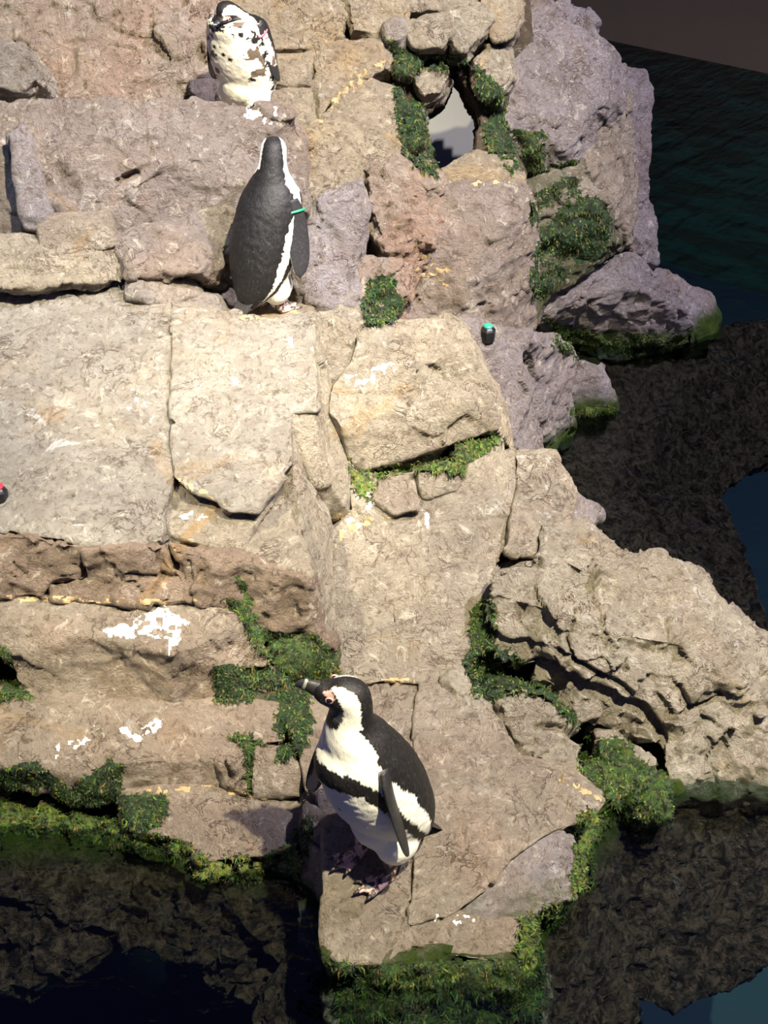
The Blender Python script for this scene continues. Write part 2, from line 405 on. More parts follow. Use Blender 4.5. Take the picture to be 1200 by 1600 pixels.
R('rock', 'low grey flat stone left of the square stone on the slope', PINK,
  [(590,752,.66),(648,745,.665),(655,800,.60),(612,806,.585),(585,785,.61)], bulge=.025, inset=.82, th=.14)
R('rock', 'small pinkish stone on the pool edge below the right slab', LILAC,
  [(893,775,.5),(910,775,.45),(938,806,.3),(925,822,.33),(880,828,.5),(872,815,.52)], bulge=.03, inset=.75, th=.25, ctrl=False)

# --- rugged boulder at the right
R('boulder', 'big rugged yellow grey boulder with deep cracks standing in the water beside the landing slab', YEL,
  [(772,892,.53),(842,874,.545),(915,880,.55),(980,873,.545),(1028,877,.525),(1070,894,.495),(1114,942,.405),(1162,985,.33),(1230,1040,.26),
   (772,930,.47),(860,955,.465),(960,990,.43),(1060,1010,.385),(1140,1060,.30),(1230,1110,.2),
   (770,1004,.32),(818,1030,.28),(862,1082,.195),(905,1122,.135),(950,1143,.105),(1022,1160,.085),(900,1040,.335),(990,1090,.245),(1090,1130,.17),(1230,1180,.10),
   (1048,1218,.02),(1072,1240,-.03),(1170,1240,-.04),(1230,1240,-.04)],
  faces=[[0,1,2,10,9],[2,3,4,11,10],[4,5,6,12,11],[6,7,13,12],[7,8,14,13],[9,10,21,16,15],[10,11,22,21],[11,12,23,22],[12,13,14,24,23],[16,21,18,17],[21,22,20,19,18],[22,23,25,20],[23,24,28,27,26,25]],
  th=.55, back=(.25,.75,-.6), rug=.85, rs=7, vox=.006, amp=1.3,
  cracks=[{'l':[(830,1040),(890,1060),(940,1090),(1000,1110),(1030,1150)],'w':9,'d':.05},{'l':[(870,1020),(930,1050),(985,1085)],'w':5,'d':.03},{'l':[(1060,1070),(1080,1110),(1130,1090)],'w':4,'d':.03},{'l':[(900,950),(880,1000),(895,1030)],'w':4,'d':.025},[(1100,1120),(1130,1140)]])
R('rock', 'smaller yellow grey rock on the pool side above the rugged boulder', YEL,
  [(850,818,.56),(925,824,.50),(985,874,.46),(1030,880,.43),(975,900,.51),(900,893,.53),(840,878,.54),(846,848,.55)], bulge=.03, inset=.8, th=.35, rug=.5, cracks=[{'l':[(870,868),(915,892),(950,890)],'w':6,'d':.03}])
R('rock', 'small pale stone at the head of the mossy gully', YEL,
  [(692,1060,.28),(716,1040,.31),(742,1088,.25),(765,1098,.25),(745,1112,.235),(720,1096,.245)], bulge=.02, inset=.75, th=.15)
R('rock', 'pale cracked stone with a brick shaped block in the mossy gully', YEL,
  [(772,1090,.27),(812,1082,.28),(864,1102,.25),(900,1130,.2),(897,1200,.11),(853,1200,.12),(812,1178,.15),(782,1130,.21)], bulge=.04, inset=.78, th=.2, rug=.4, rs=10, cracks=[{'l':[(838,1140),(870,1138),(898,1152)],'w':8,'d':.03},[(838,1140),(832,1180)]])
R('rock', 'mossy grey stone under the overhang of the rugged boulder', YEL,
  [(930,1150,.13),(964,1148,.14),(1020,1190,.08),(1024,1234,.01),(968,1222,.04),(936,1200,.07)], bulge=.05, inset=.7, th=.2, rug=.4, rs=10)
R('rock', 'round moss covered stone sitting in the water under the boulder', MOSSY,
  [(972,1262,.03),(985,1244,.07),(1018,1238,.08),(1044,1254,.06),(1050,1278,0),(1035,1292,-.04),(1000,1294,-.04),(976,1282,-.02)], bulge=.08, inset=.6, th=.12)
R('rock', 'dark wet stone in the gap under the boulder', MOSSY,
  [(905,1215,.06),(940,1200,.08),(985,1222,.05),(1060,1225,.03),(1075,1250,-.04),(980,1290,-.08),(915,1300,-.08),(895,1285,-.03),(925,1250,.03)], bulge=.02, th=.2)

# --- right back shore
R('rock', 'lilac rock carrying the green capped nozzle', LILAC,
  [(714,500,.78),(780,514,.74),(828,520,.68),(815,560,.62),(822,610,.5),(838,660,.32),(855,712,.16),(800,722,.3),(770,645,.48),(748,570,.64)], bulge=.03, inset=.85, th=.4, rug=.35)
R('rock', 'lilac grey rock sloping down to the pool behind the stepped block', LILAC,
  [(824,518,.66),(872,535,.5),(899,560,.36),(882,612,.22),(896,664,.06),(886,696,-.04),(850,712,.0),(836,650,.25),(812,570,.5)], bulge=.04, inset=.8, th=.4, rug=.45)
R('rock', 'small grey rock standing alone in the pool shallows', LILAC,
  [(880,612,.12),(914,568,.24),(942,580,.2),(966,632,.04),(960,652,-.03),(890,656,-.03)], bulge=.05, inset=.72, th=.2)
R('boulder', 'low pyramid shaped grey boulder at the far water edge', LILAC,
  [(842,492,.3),(857,460,.40),(920,425,.43),(986,397,.46),(1000,404,.45),(1072,488,.2),(1082,508,.12),(1062,536,.0),(1000,552,-.04),(940,556,-.06),(870,546,-.03),(984,450,.34),(930,470,.3)],
  faces=[[1,2,3,11,12],[3,4,5,11],[11,5,6,7,8],[12,11,8,9],[0,1,12,9,10]], th=.4, rug=.4, amp=1.2)
R('rock', 'lilac flank stone leaning on the pyramid boulder', LILAC,
  [(992,402,6.5),(1050,430,6.55),(1108,460,6.55),(1123,490,6.5),(1120,524,6.42),(1080,534,6.3),(1072,490,6.35)], bulge=.04, inset=.8, th=.35)
R('boulder', 'tall lilac boulder right of the rock arch', LILAC,
  [(812,30,6.2),(845,12,6.25),(882,5,6.3),(926,20,6.3),(932,47,6.25),(958,78,6.25),(970,108,6.3),(965,160,6.2),(940,190,6.15),(906,248,6.05),(880,258,6.0),(818,270,5.95),(802,222,5.92),(787,192,5.9),(792,140,5.95),(804,88,6.05)],
  bulge=.10, inset=.72, th=.5, rug=.6, rs=5, amp=1.4)
R('rock', 'brownish fractured column under the tall boulder', PINK,
  [(938,190,6.2),(968,112,6.35),(984,180,6.4),(990,260,6.38),(990,396,6.3),(968,366,6.2),(950,330,6.12),(918,276,6.08),(904,246,6.08)], bulge=.05, inset=.75, th=.4, rug=.6)
R('rock', 'smooth lilac outer column behind the tall boulder', LILAC,
  [(970,112,6.55),(1006,116,6.6),(1019,140,6.6),(1017,200,6.58),(1013,315,6.52),(1030,344,6.52),(1026,408,6.42),(984,402,6.38),(980,250,6.45)], bulge=.05, inset=.75, th=.4, rug=.3)
R('rock', 'upper mossy block under the tall boulder', MOSSY,
  [(826,292,5.9),(880,268,5.98),(908,258,6.02),(925,300,6.05),(900,350,6.0),(835,345,5.9)], bulge=.04, inset=.75, th=.35, rug=.5)
R('rock', 'small pale block jutting from the mossy stack', YEL,
  [(880,300,5.98),(915,284,6.0),(936,310,6.02),(932,335,6.0),(888,342,5.96)], bulge=.04, inset=.75, th=.3, rug=.3, amp=.8)
R('rock', 'middle mossy block in the stack beside the pyramid boulder', MOSSY,
  [(835,345,5.92),(890,338,5.98),(950,335,6.05),(970,380,6.1),(940,402,6.1),(880,420,6.02),(840,420,5.92)], bulge=.05, inset=.75, th=.35, rug=.5)
R('rock', 'dark mossy foot stone between grey rock face and pyramid boulder', MOSSY,
  [(828,410,5.75),(880,412,5.95),(945,400,6.1),(900,440,6.05),(856,465,5.98),(842,500,5.9),(832,520,5.8),(822,470,5.6)], bulge=.03, inset=.8, th=.35, rug=.3)

# --- grey face under the arch, pink rocks
R('boulder', 'large grey rock face with a diagonal ridge under the arch', BROWN,
  [(668,300,5.14),(690,290,5.14),(775,284,5.16),(829,291,5.2),(836,345,5.2),(837,410,5.2),(832,508,5.22),(803,524,5.1),(735,504,4.98),(700,498,4.96),(618,506,4.95),(640,440,5.0),(672,398,5.0),(735,420,4.96),(795,343,5.05),(760,390,5.0)],
  faces=[[0,1,2,3,4,14],[0,14,15,13,12],[14,4,5],[14,5,6,7,15],[15,7,8,13],[12,13,8,9,10,11]], th=.4, rug=.25, amp=1.1)
R('rock', 'violet grey rock directly behind the penguin seen from behind', LILAC,
  [(470,350,4.95),(500,310,4.98),(562,282,5.02),(578,330,5.0),(560,400,4.94),(566,470,4.86),(560,490,4.8),(470,486,4.8),(462,420,4.86)], bulge=.05, inset=.8, th=.3, rug=.4)
R('rock', 'knobbly pink rock below the mossy arch foot', WALLP,
  [(560,258,5.12),(600,248,5.14),(645,250,5.14),(690,286,5.1),(688,390,5.0),(640,412,4.98),(596,412,4.96),(574,340,5.02)], bulge=.07, inset=.75, th=.3, rug=.7, rs=10)
R('rock', 'ochre stained rock below the knobbly pink one', WALLP,
  [(560,405,4.94),(600,405,4.95),(650,410,4.97),(676,400,4.98),(645,445,4.95),(622,508,4.88),(570,512,4.82),(560,470,4.85)], bulge=.03, inset=.8, th=.3, rug=.5)
R('rock', 'tan rock right of the penguin head with white flecks', WALLT,
  [(455,205,5.1),(520,212,5.15),(562,225,5.18),(566,285,5.1),(500,312,5.0),(470,350,4.95),(458,280,5.02)], bulge=.04, inset=.8, th=.3, rug=.5)
R('rock', 'tan ledge rock between upper blocks and the pink rock', WALLT,
  [(490,200,5.2),(530,190,5.25),(600,210,5.28),(628,232,5.25),(640,252,5.18),(565,262,5.15),(520,225,5.17)], bulge=.03, inset=.8, th=.3, rug=.4)

# --- left wall below the top penguin
R('boulder', 'long grey brown ledge rock on which the spotted penguin rests', BROWN,
  [(-40,172,4.92),(100,162,4.92),(300,157,4.93),(430,163,4.97),(455,182,4.98),(470,215,5.0),(476,330,4.86),(440,345,4.8),(300,335,4.78),(180,370,4.72),(-40,380,4.70),(-40,240,4.82),(150,250,4.76),(330,250,4.80)],
  faces=[[0,1,12,11],[1,2,13,12],[2,3,4,5,13],[13,5,6,7,8],[11,12,9,10],[12,13,8,9]], th=.18, rug=.45, rs=4.5, amp=1.2, vox=.007,
  cracks=[[(160,215),(200,245)],{'l':[(188,288),(210,275)],'w':8,'d':.03},[(220,165),(235,240)]])
R('rock', 'narrow bluish wedge stone standing on end in the wall', LILAC,
  [(15,212,4.74),(36,199,4.76),(58,262,4.70),(80,335,4.66),(62,356,4.63),(38,352,4.63),(22,280,4.68)], bulge=.02, inset=.7, th=.15, amp=.6)
R('rock', 'small flat topped block in the wall under the wedge stone', PINK,
  [(62,362,4.58),(85,340,4.66),(160,330,4.68),(178,382,4.58),(150,392,4.56),(64,386,4.55),(150,350,4.58)],
  faces=[[0,1,2,6],[6,2,3],[0,6,3,4,5]], th=.25)
R('rock', 'layered tan rock in the wall directly above the big slab', TAN,
  [(-40,362,4.62),(65,372,4.6),(150,380,4.6),(185,390,4.6),(190,442,4.5),(90,445,4.46),(-40,452,4.44)], bulge=.03, inset=.85, th=.3, rug=.4, cracks=[[(0,400),(150,405)],[(0,425),(120,425)]])
R('boulder', 'rounded tan boulder in the wall left of the dark crevice', BROWN,
  [(172,375,4.62),(235,352,4.64),(300,335,4.68),(335,385,4.62),(342,412,4.58),(325,436,4.54),(255,428,4.5),(186,440,4.5)], bulge=.07, inset=.72, th=.3, rug=.5)
R('rock', 'pinkish stone above the dark crevice beside the penguin back', PINK,
  [(296,335,4.72),(350,322,4.78),(395,330,4.80),(392,395,4.78),(352,402,4.72),(322,385,4.68)], bulge=.05, inset=.72, th=.3, rug=.5)
R('rock', 'wall rock in the crevice behind the green banded penguin', PINK,
  [(345,330,5.0),(480,320,5.0),(478,486,4.9),(395,480,4.9),(310,470,4.92),(310,400,5.0)], bulge=.03, th=.25, rug=.4)
R('rock', 'low bluish stone at the back of the big slab', GREY,
  [(200,440,4.52),(240,430,4.55),(290,436,4.57),(308,462,4.53),(270,480,4.48),(205,465,4.46)], bulge=.04, inset=.72, th=.2)
R('rock', 'cracked bluish stone beside the penguin tail', GREY,
  [(270,480,4.5),(300,466,4.54),(340,464,4.56),(348,485,4.54),(330,500,4.46),(275,505,4.42)], bulge=.03, inset=.75, th=.2)
R('rock', 'ochre yellow stone under the penguin seen from behind', WALLT,
  [(340,492,4.54),(375,480,4.60),(440,470,4.68),(485,482,4.66),(484,500,4.52),(400,506,4.48),(348,504,4.48)], bulge=.015, inset=.85, th=.25, amp=.6)

# --- back wall
R('boulder', 'wide pinkish red wall rock left of the spotted penguin', WALLP,
  [(-40,-60,5.75),(150,-60,5.75),(345,-60,5.75),(345,40,5.6),(345,170,5.45),(180,175,5.42),(-40,180,5.42)], bulge=.05, inset=.85, th=.4, rug=.9, rs=5, amp=1.6, vox=.007)
R('rock', 'grey rounded rock jutting out of the pinkish red wall', GREY,
  [(-40,70,5.3),(20,66,5.3),(50,95,5.25),(66,130,5.22),(40,148,5.2),(-40,150,5.2)], bulge=.07, inset=.72, th=.35, rug=.4)
R('rock', 'pale tan wall rock behind the spotted penguin head', WALLT,
  [(330,-60,5.8),(430,-60,5.8),(500,-60,5.82),(545,20,5.72),(540,60,5.66),(500,82,5.6),(410,78,5.56),(335,90,5.56)], bulge=.04, inset=.85, th=.4, rug=.6)
R('rock', 'flat tan block beside the spotted penguin flipper', WALLT,
  [(400,84,5.52),(486,84,5.54),(492,105,5.52),(484,134,5.48),(440,138,5.46),(402,130,5.48)], bulge=.04, inset=.75, th=.3, rug=.2)
R('rock', 'lower tan block beside the spotted penguin tail', WALLT,
  [(335,140,5.46),(440,140,5.46),(486,138,5.46),(490,190,5.38),(462,204,5.34),(440,180,5.38),(335,180,5.42)], bulge=.04, inset=.78, th=.3, rug=.3)
R('rock', 'large tan wall block with ochre seams left of the arch', WALLT,
  [(486,88,5.56),(540,62,5.62),(600,60,5.68),(612,85,5.66),(608,108,5.62),(560,125,5.56),(530,140,5.52),(495,200,5.4),(486,140,5.48)], bulge=.05, inset=.78, th=.35, rug=.4)
R('rock', 'broad tan wall block below the ochre seam', WALLT,
  [(496,198,5.36),(530,142,5.48),(565,128,5.54),(612,140,5.56),(628,170,5.52),(625,205,5.46),(630,235,5.4),(560,230,5.36)], bulge=.05, inset=.78, th=.35, rug=.4)
R('rock', 'tan wall block beside the grey cap stone above the ochre seams', WALLT,
  [(500,-60,5.85),(600,-60,5.88),(640,-10,5.85),(632,30,5.78),(600,58,5.72),(545,58,5.68),(540,10,5.74)], bulge=.05, inset=.78, th=.35, rug=.5)
R('rock', 'hollow rock perch behind the ledge edge under the spotted penguin', PINK,
  [(300,178,5.4),(470,178,5.4),(470,237,5.0),(300,237,5.0)], th=.12, bulge=0, ctrl=False)
R('rock', 'small damp stone between the white splashed step and the mossy corner', MOSSY,
  [(362,1040,.37),(425,1038,.375),(472,1060,.30),(474,1106,.26),(366,1104,.27)], th=.2, bulge=.02, ctrl=False)
# --- stones of the arch
A = 'stones around the rock arch'
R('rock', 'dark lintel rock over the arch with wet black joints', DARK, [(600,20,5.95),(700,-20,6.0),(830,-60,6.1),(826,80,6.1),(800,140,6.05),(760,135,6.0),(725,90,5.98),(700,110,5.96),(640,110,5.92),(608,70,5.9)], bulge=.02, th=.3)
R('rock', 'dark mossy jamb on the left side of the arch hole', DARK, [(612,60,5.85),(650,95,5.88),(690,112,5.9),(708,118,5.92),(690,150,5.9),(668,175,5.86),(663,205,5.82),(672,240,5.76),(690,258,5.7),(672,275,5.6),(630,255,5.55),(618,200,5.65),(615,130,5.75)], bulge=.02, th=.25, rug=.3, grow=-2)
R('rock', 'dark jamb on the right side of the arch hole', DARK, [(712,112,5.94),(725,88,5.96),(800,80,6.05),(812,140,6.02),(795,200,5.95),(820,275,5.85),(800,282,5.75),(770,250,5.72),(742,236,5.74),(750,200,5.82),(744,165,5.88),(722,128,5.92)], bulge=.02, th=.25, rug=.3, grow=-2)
R('rock', 'ochre edged sill stone under the arch hole', WALLT, [(672,276,5.5),(700,260,5.6),(745,236,5.72),(800,250,5.7),(818,272,5.66),(820,288,5.5),(760,290,5.36),(690,296,5.32)], bulge=.015, th=.25)
R('rock', 'pale lintel stone left of the arch top', YEL, [(632,46,5.72),(660,28,5.78),(700,22,5.8),(712,50,5.76),(690,72,5.7),(645,76,5.68)], bulge=.05, inset=.85, th=.2, rug=.35, rs=7, group=None)
R('rock', 'pale lintel stone above the arch top', YEL, [(702,22,5.82),(750,12,5.85),(772,30,5.84),(756,56,5.8),(728,82,5.74),(710,76,5.74)], bulge=.05, inset=.85, th=.2, rug=.35, rs=7)
R('rock', 'tan cap stone between lintel and tall boulder', WALLT, [(745,-30,5.95),(815,-30,5.98),(812,20,5.94),(800,60,5.9),(770,66,5.86),(756,30,5.88)], bulge=.05, inset=.85, th=.25, rug=.4, rs=6)
R('rock', 'grey cap stone topping the pale lintel stones of the arch', YEL, [(620,-40,5.9),(740,-40,5.95),(748,0,5.9),(700,14,5.86),(640,20,5.82)], bulge=.04, inset=.85, th=.25, rug=.4, rs=6)
R('rock', 'green stained hanging stone inside the left of the arch', YEL, [(644,112,5.76),(670,100,5.8),(700,104,5.82),(706,122,5.82),(690,148,5.78),(664,156,5.74),(650,136,5.74)], bulge=.05, inset=.82, th=.15, rug=.35, rs=8)
R('rock', 'grey stone inside the right of the arch', YEL, [(738,98,5.84),(762,66,5.9),(804,72,5.94),(804,125,5.9),(780,155,5.84),(752,148,5.82),(742,125,5.82)], bulge=.06, inset=.82, th=.18, rug=.35, rs=7)
R('rock', 'small white pebble wedged in the arch jamb', GREY, [(634,172,5.56),(648,164,5.58),(663,170,5.58),(664,184,5.56),(648,192,5.53),(636,186,5.53)], bulge=.04, inset=.6, th=.08, vox=.006)
R('rock', 'small tan stone below the white pebble', WALLT, [(628,200,5.5),(650,192,5.53),(664,204,5.53),(660,224,5.5),(640,234,5.46),(628,222,5.47)], bulge=.04, inset=.65, th=.1, vox=.006)
R('rock', 'small square stone at the upper left corner of the arch', GREY, [(604,40,5.68),(628,32,5.72),(636,52,5.7),(626,66,5.66),(606,62,5.64)], bulge=.03, inset=.7, th=.12)
R('rock', 'greenish small stone over the left jamb', MOSSY, [(614,84,5.7),(645,80,5.74),(652,104,5.72),(636,118,5.68),(616,112,5.66)], bulge=.04, inset=.7, th=.12)

# --- submerged rock and water-edge skirts
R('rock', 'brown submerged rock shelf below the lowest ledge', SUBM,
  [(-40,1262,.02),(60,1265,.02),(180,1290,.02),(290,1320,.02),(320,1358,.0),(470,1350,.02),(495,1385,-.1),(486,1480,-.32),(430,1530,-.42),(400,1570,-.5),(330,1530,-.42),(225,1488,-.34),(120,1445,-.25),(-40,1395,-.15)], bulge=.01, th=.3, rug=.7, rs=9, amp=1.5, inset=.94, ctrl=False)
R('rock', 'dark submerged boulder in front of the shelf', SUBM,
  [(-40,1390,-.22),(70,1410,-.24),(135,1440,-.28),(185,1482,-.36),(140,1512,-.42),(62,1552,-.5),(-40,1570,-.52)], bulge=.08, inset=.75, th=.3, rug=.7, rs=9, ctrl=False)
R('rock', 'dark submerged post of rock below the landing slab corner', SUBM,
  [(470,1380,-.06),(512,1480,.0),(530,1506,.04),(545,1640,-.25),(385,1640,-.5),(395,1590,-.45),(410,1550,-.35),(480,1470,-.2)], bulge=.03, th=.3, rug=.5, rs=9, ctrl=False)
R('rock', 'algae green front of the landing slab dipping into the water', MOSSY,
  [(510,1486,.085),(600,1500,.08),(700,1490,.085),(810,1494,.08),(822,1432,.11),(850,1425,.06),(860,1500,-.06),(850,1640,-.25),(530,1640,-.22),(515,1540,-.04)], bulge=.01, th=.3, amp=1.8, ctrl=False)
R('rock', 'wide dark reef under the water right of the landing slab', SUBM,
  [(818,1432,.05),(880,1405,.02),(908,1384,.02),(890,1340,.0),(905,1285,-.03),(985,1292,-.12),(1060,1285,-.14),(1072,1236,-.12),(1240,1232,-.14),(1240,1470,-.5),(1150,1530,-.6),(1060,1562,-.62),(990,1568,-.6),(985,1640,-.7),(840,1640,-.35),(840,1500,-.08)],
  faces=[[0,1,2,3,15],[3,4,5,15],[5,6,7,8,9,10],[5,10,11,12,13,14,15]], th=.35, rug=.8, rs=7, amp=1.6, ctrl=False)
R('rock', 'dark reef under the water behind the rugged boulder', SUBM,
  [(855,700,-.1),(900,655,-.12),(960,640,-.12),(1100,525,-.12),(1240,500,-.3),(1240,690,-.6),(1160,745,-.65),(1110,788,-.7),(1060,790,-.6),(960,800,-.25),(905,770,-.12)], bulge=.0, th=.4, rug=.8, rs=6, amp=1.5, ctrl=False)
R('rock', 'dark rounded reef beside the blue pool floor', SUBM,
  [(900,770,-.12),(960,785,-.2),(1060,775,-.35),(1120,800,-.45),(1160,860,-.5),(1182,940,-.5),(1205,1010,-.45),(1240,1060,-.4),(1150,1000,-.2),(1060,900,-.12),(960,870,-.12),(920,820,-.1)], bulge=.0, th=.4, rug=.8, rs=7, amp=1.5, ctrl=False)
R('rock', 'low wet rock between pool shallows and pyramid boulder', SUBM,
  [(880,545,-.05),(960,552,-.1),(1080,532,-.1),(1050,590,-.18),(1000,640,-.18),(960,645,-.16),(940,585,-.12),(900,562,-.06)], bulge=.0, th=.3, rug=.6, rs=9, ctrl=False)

# --- the core behind all stones closes the joints
def in_poly(x, y, poly):
    r = False
    for (ax, ay), (bx, by) in zip(poly, poly[1:] + poly[:1]):
        if (ay > y) != (by > y) and x < (bx - ax) * (y - ay) / (by - ay) + ax: r = not r
    return r
OUT = [(-30,-40),(830,-40),(905,15),(950,90),(1000,140),(1005,390),(1090,480),(1050,525),(930,540),(885,570),(870,620),(880,690),(880,760),(915,815),(975,880),(1080,905),(1180,1040),(1180,1215),(1060,1225),(930,1235),(890,1320),(890,1380),(810,1430),(790,1490),(520,1490),(490,1400),(480,1330),(300,1340),(200,1290),(-30,1220)]
HOLE = [(640,170),(690,100),(735,100),(775,160),(775,240),(740,262),(690,280),(650,250)]
_v, _f = [], []
for o, c, fcs in ROCKS:
    b = len(_v); _v.extend(map(tuple, c)); _f.extend([tuple(i + b for i in f) for f in fcs])
_t = BVHTree.FromPolygons(_v, _f); CAMP = Vector((0, 0, H))
st = 14
gx = list(range(-30, 1190, st)); gy = list(range(-40, 1500, st))
G = np.full((len(gy), len(gx)), np.nan)
for j, y in enumerate(gy):
    for i, x in enumerate(gx):
        if in_poly(x, y, OUT) and not in_poly(x, y, HOLE):
            h = _t.ray_cast(CAMP, (P(x, y, 4.0) - CAMP).normalized())
            if h[0] is not None: G[j, i] = h[0].y
idx = {}; co = []
for j, y in enumerate(gy):
    for i, x in enumerate(gx):
        if not in_poly(x, y, OUT) or in_poly(x, y, HOLE): continue
        for r in (2, 5, 9):
            wd = G[max(0, j - r):j + r + 1, max(0, i - r):i + r + 1]
            if np.isfinite(wd).any(): break
        co.append((x, y, np.nanmax(wd) + .05)); idx[(i, j)] = len(co) - 1
fc = []
for (i, j) in idx:
    q = [(i, j), (i + 1, j), (i + 1, j + 1), (i, j + 1)]
    if all(k in idx for k in q): fc.append([idx[k] for k in q])
cw3 = [P(*p) for p in co]
m = len(cw3)
ed = {(a, b) for f in fc for a, b in zip(f, f[1:] + f[:1])}
bnd = [(a, b) for a, b in ed if (b, a) not in ed]
af = fc + [[i + m for i in reversed(f)] for f in fc] + [[b, a, a + m, b + m] for a, b in bnd]
core = mesh_obj('rock_core', [tuple(v) for v in cw3] + [tuple(v + D_BACK * .35) for v in cw3], af, BROWN)
set_meta(core, kind='structure', label='rock mass behind the joints of the island')
ROCKS.append((core, np.array([tuple(v) for v in cw3]), [tuple(f) for f in fc]))

# ------------------------------------------------------------------ pool
def simple(name, col, rough=.6, spec=.3, noise=None, bump=None):
    n = NT(name); n.b.inputs['Roughness'].default_value = rough
    n.b.inputs['Specular IOR Level'].default_value = spec
    tc = n.t.nodes.new('ShaderNodeTexCoord')
    f = n.noise(tc.outputs['Object'], noise or 20, 4, .6)
    c2 = tuple(x * .72 for x in col)
    n.L(n.mix(f, col, c2), n.b.inputs['Base Color'])
    if bump: n.L(n.bump(n.noise(tc.outputs['Object'], bump[0], 5, .65), bump[1], .01), n.b.inputs['Normal'])
    return n.m

fl = NT('pool_floor_paint')
g = fl.t.nodes.new('ShaderNodeNewGeometry')
mp = nd(fl.t, 'ShaderNodeMapping'); mp.inputs['Scale'].default_value = (.5, 1.6, 1); fl.L(g.outputs['Position'], mp.inputs[0])
c = fl.mix(fl.ramp(fl.noise(mp.outputs[0], 1.6, 5, .65), .4, .62), (.001, .016, .034), (.001, .022, .034))
fl.L(c, fl.b.inputs['Base Color']); fl.b.inputs['Roughness'].default_value = .8
def grid_floor(name, x0, x1, y0, y1, z, mat, nx=60, ny=60, amp=.03):
    X, Y = np.meshgrid(np.linspace(x0, x1, nx), np.linspace(y0, y1, ny))
    c = np.stack([X.ravel(), Y.ravel(), np.full(X.size, z)], 1); c[:, 2] += amp * fbm(c * 1.5, 3, 3)
    f = [(j * nx + i, j * nx + i + 1, (j + 1) * nx + i + 1, (j + 1) * nx + i) for j in range(ny - 1) for i in range(nx - 1)]
    return mesh_obj(name, c, f, mat)
o = grid_floor('floor', -16, 9, -.5, 24, -1.5, fl.m); set_meta(o, kind='structure', label='blue green painted pool floor under the water')
# far wall of the pool
pw = NT('pool_wall')
g = pw.t.nodes.new('ShaderNodeNewGeometry'); sp_ = pw.t.nodes.new('ShaderNodeSeparateXYZ'); pw.L(g.outputs['Position'], sp_.inputs[0])
mp = nd(pw.t, 'ShaderNodeMapping'); mp.inputs['Scale'].default_value = (.8, .8, 5); pw.L(g.outputs['Position'], mp.inputs[0])
dry = pw.mix(pw.noise(g.outputs['Position'], 6, 4), (.115, .088, .052), (.095, .072, .042))
wet = pw.mix(pw.ramp(pw.noise(mp.outputs[0], 2.2, 5, .65), .40, .60), (.012, .035, .022), (.012, .085, .065))
pw.L(pw.mix(pw.ramp(sp_.outputs[2], -.02, .0, 1, 0), dry, wet), pw.b.inputs['Base Color']); pw.b.inputs['Roughness'].default_value = .8
wm = pw.m
a = P(960, 65, 3.2 / tanrow(65)); b = P(1200, 115, 3.2 / tanrow(115))
d = (b - a).normalized(); n_ = Vector((d.y, -d.x, 0))
p0, p1 = a - d * 18, a + d * 9
def slab_wall(name, p0, p1, z0, z1, th, mat):
    d = (p1 - p0).normalized(); n = Vector((-d.y, d.x, 0)) * th
    c = []
    for q in (p0, p1, p1 + n, p0 + n):
        for z in (z0, z1): c.append((q.x, q.y, z))
    f = [(0, 2, 3, 1), (2, 4, 5, 3), (4, 6, 7, 5), (6, 0, 1, 7), (1, 3, 5, 7), (6, 4, 2, 0)]
    return mesh_obj(name, c, f, mat, smooth=False)
o = slab_wall('wall_back', p0, p1, -1.6, 4.5, .2, wm); set_meta(o, kind='structure', label='dark brown pool wall in the shadow beyond the water')
gm = simple('grey_concrete', (.36, .36, .30), .8, .2, 3)
o = slab_wall('wall_rear', Vector((-.35, 7.3, 0)), Vector((.62, 7.3, 0)), -1.5, 1.75, .15, gm); set_meta(o, kind='structure', label='smooth grey wall seen through the arch hole')
# water
wt = NT('water')
for x in list(wt.t.nodes):
    if x != wt.out: wt.t.nodes.remove(x)
tc = wt.t.nodes.new('ShaderNodeNewGeometry')
mp = nd(wt.t, 'ShaderNodeMapping'); mp.inputs['Scale'].default_value = (1, 1.5, 1); wt.L(tc.outputs['Position'], mp.inputs[0])
h = wt.math('ADD', wt.noise(mp.outputs[0], 5, 3, .5, .6), wt.math('MULTIPLY', wt.noise(mp.outputs[0], 19, 3, .5, .5), .25))
bn = wt.bump(h, .35, .03)
tr = nd(wt.t, 'ShaderNodeBsdfTransparent'); tr.inputs[0].default_value = (.58, .66, .66, 1)
gl = nd(wt.t, 'ShaderNodeBsdfGlossy', Roughness=.03); wt.L(bn, gl.inputs['Normal'])
fr = nd(wt.t, 'ShaderNodeFresnel', IOR=1.33); wt.L(bn, fr.inputs['Normal'])
mx = wt.t.nodes.new('ShaderNodeMixShader')
wt.L(fr.outputs[0], mx.inputs[0]); wt.L(tr.outputs[0], mx.inputs[1]); wt.L(gl.outputs[0], mx.inputs[2]); wt.L(mx.outputs[0], wt.out.inputs[0])
yb = lambda x: a.y + (x - a.x) * d.y / d.x + .005
o = mesh_obj('water', [(-14, -.5, 0), (8, -.5, 0), (8, yb(8), 0), (-14, yb(-14), 0)], [(0, 1, 2, 3)], wt.m); set_meta(o, 'clear dark pool water around the rock island', 'water', kind='stuff')
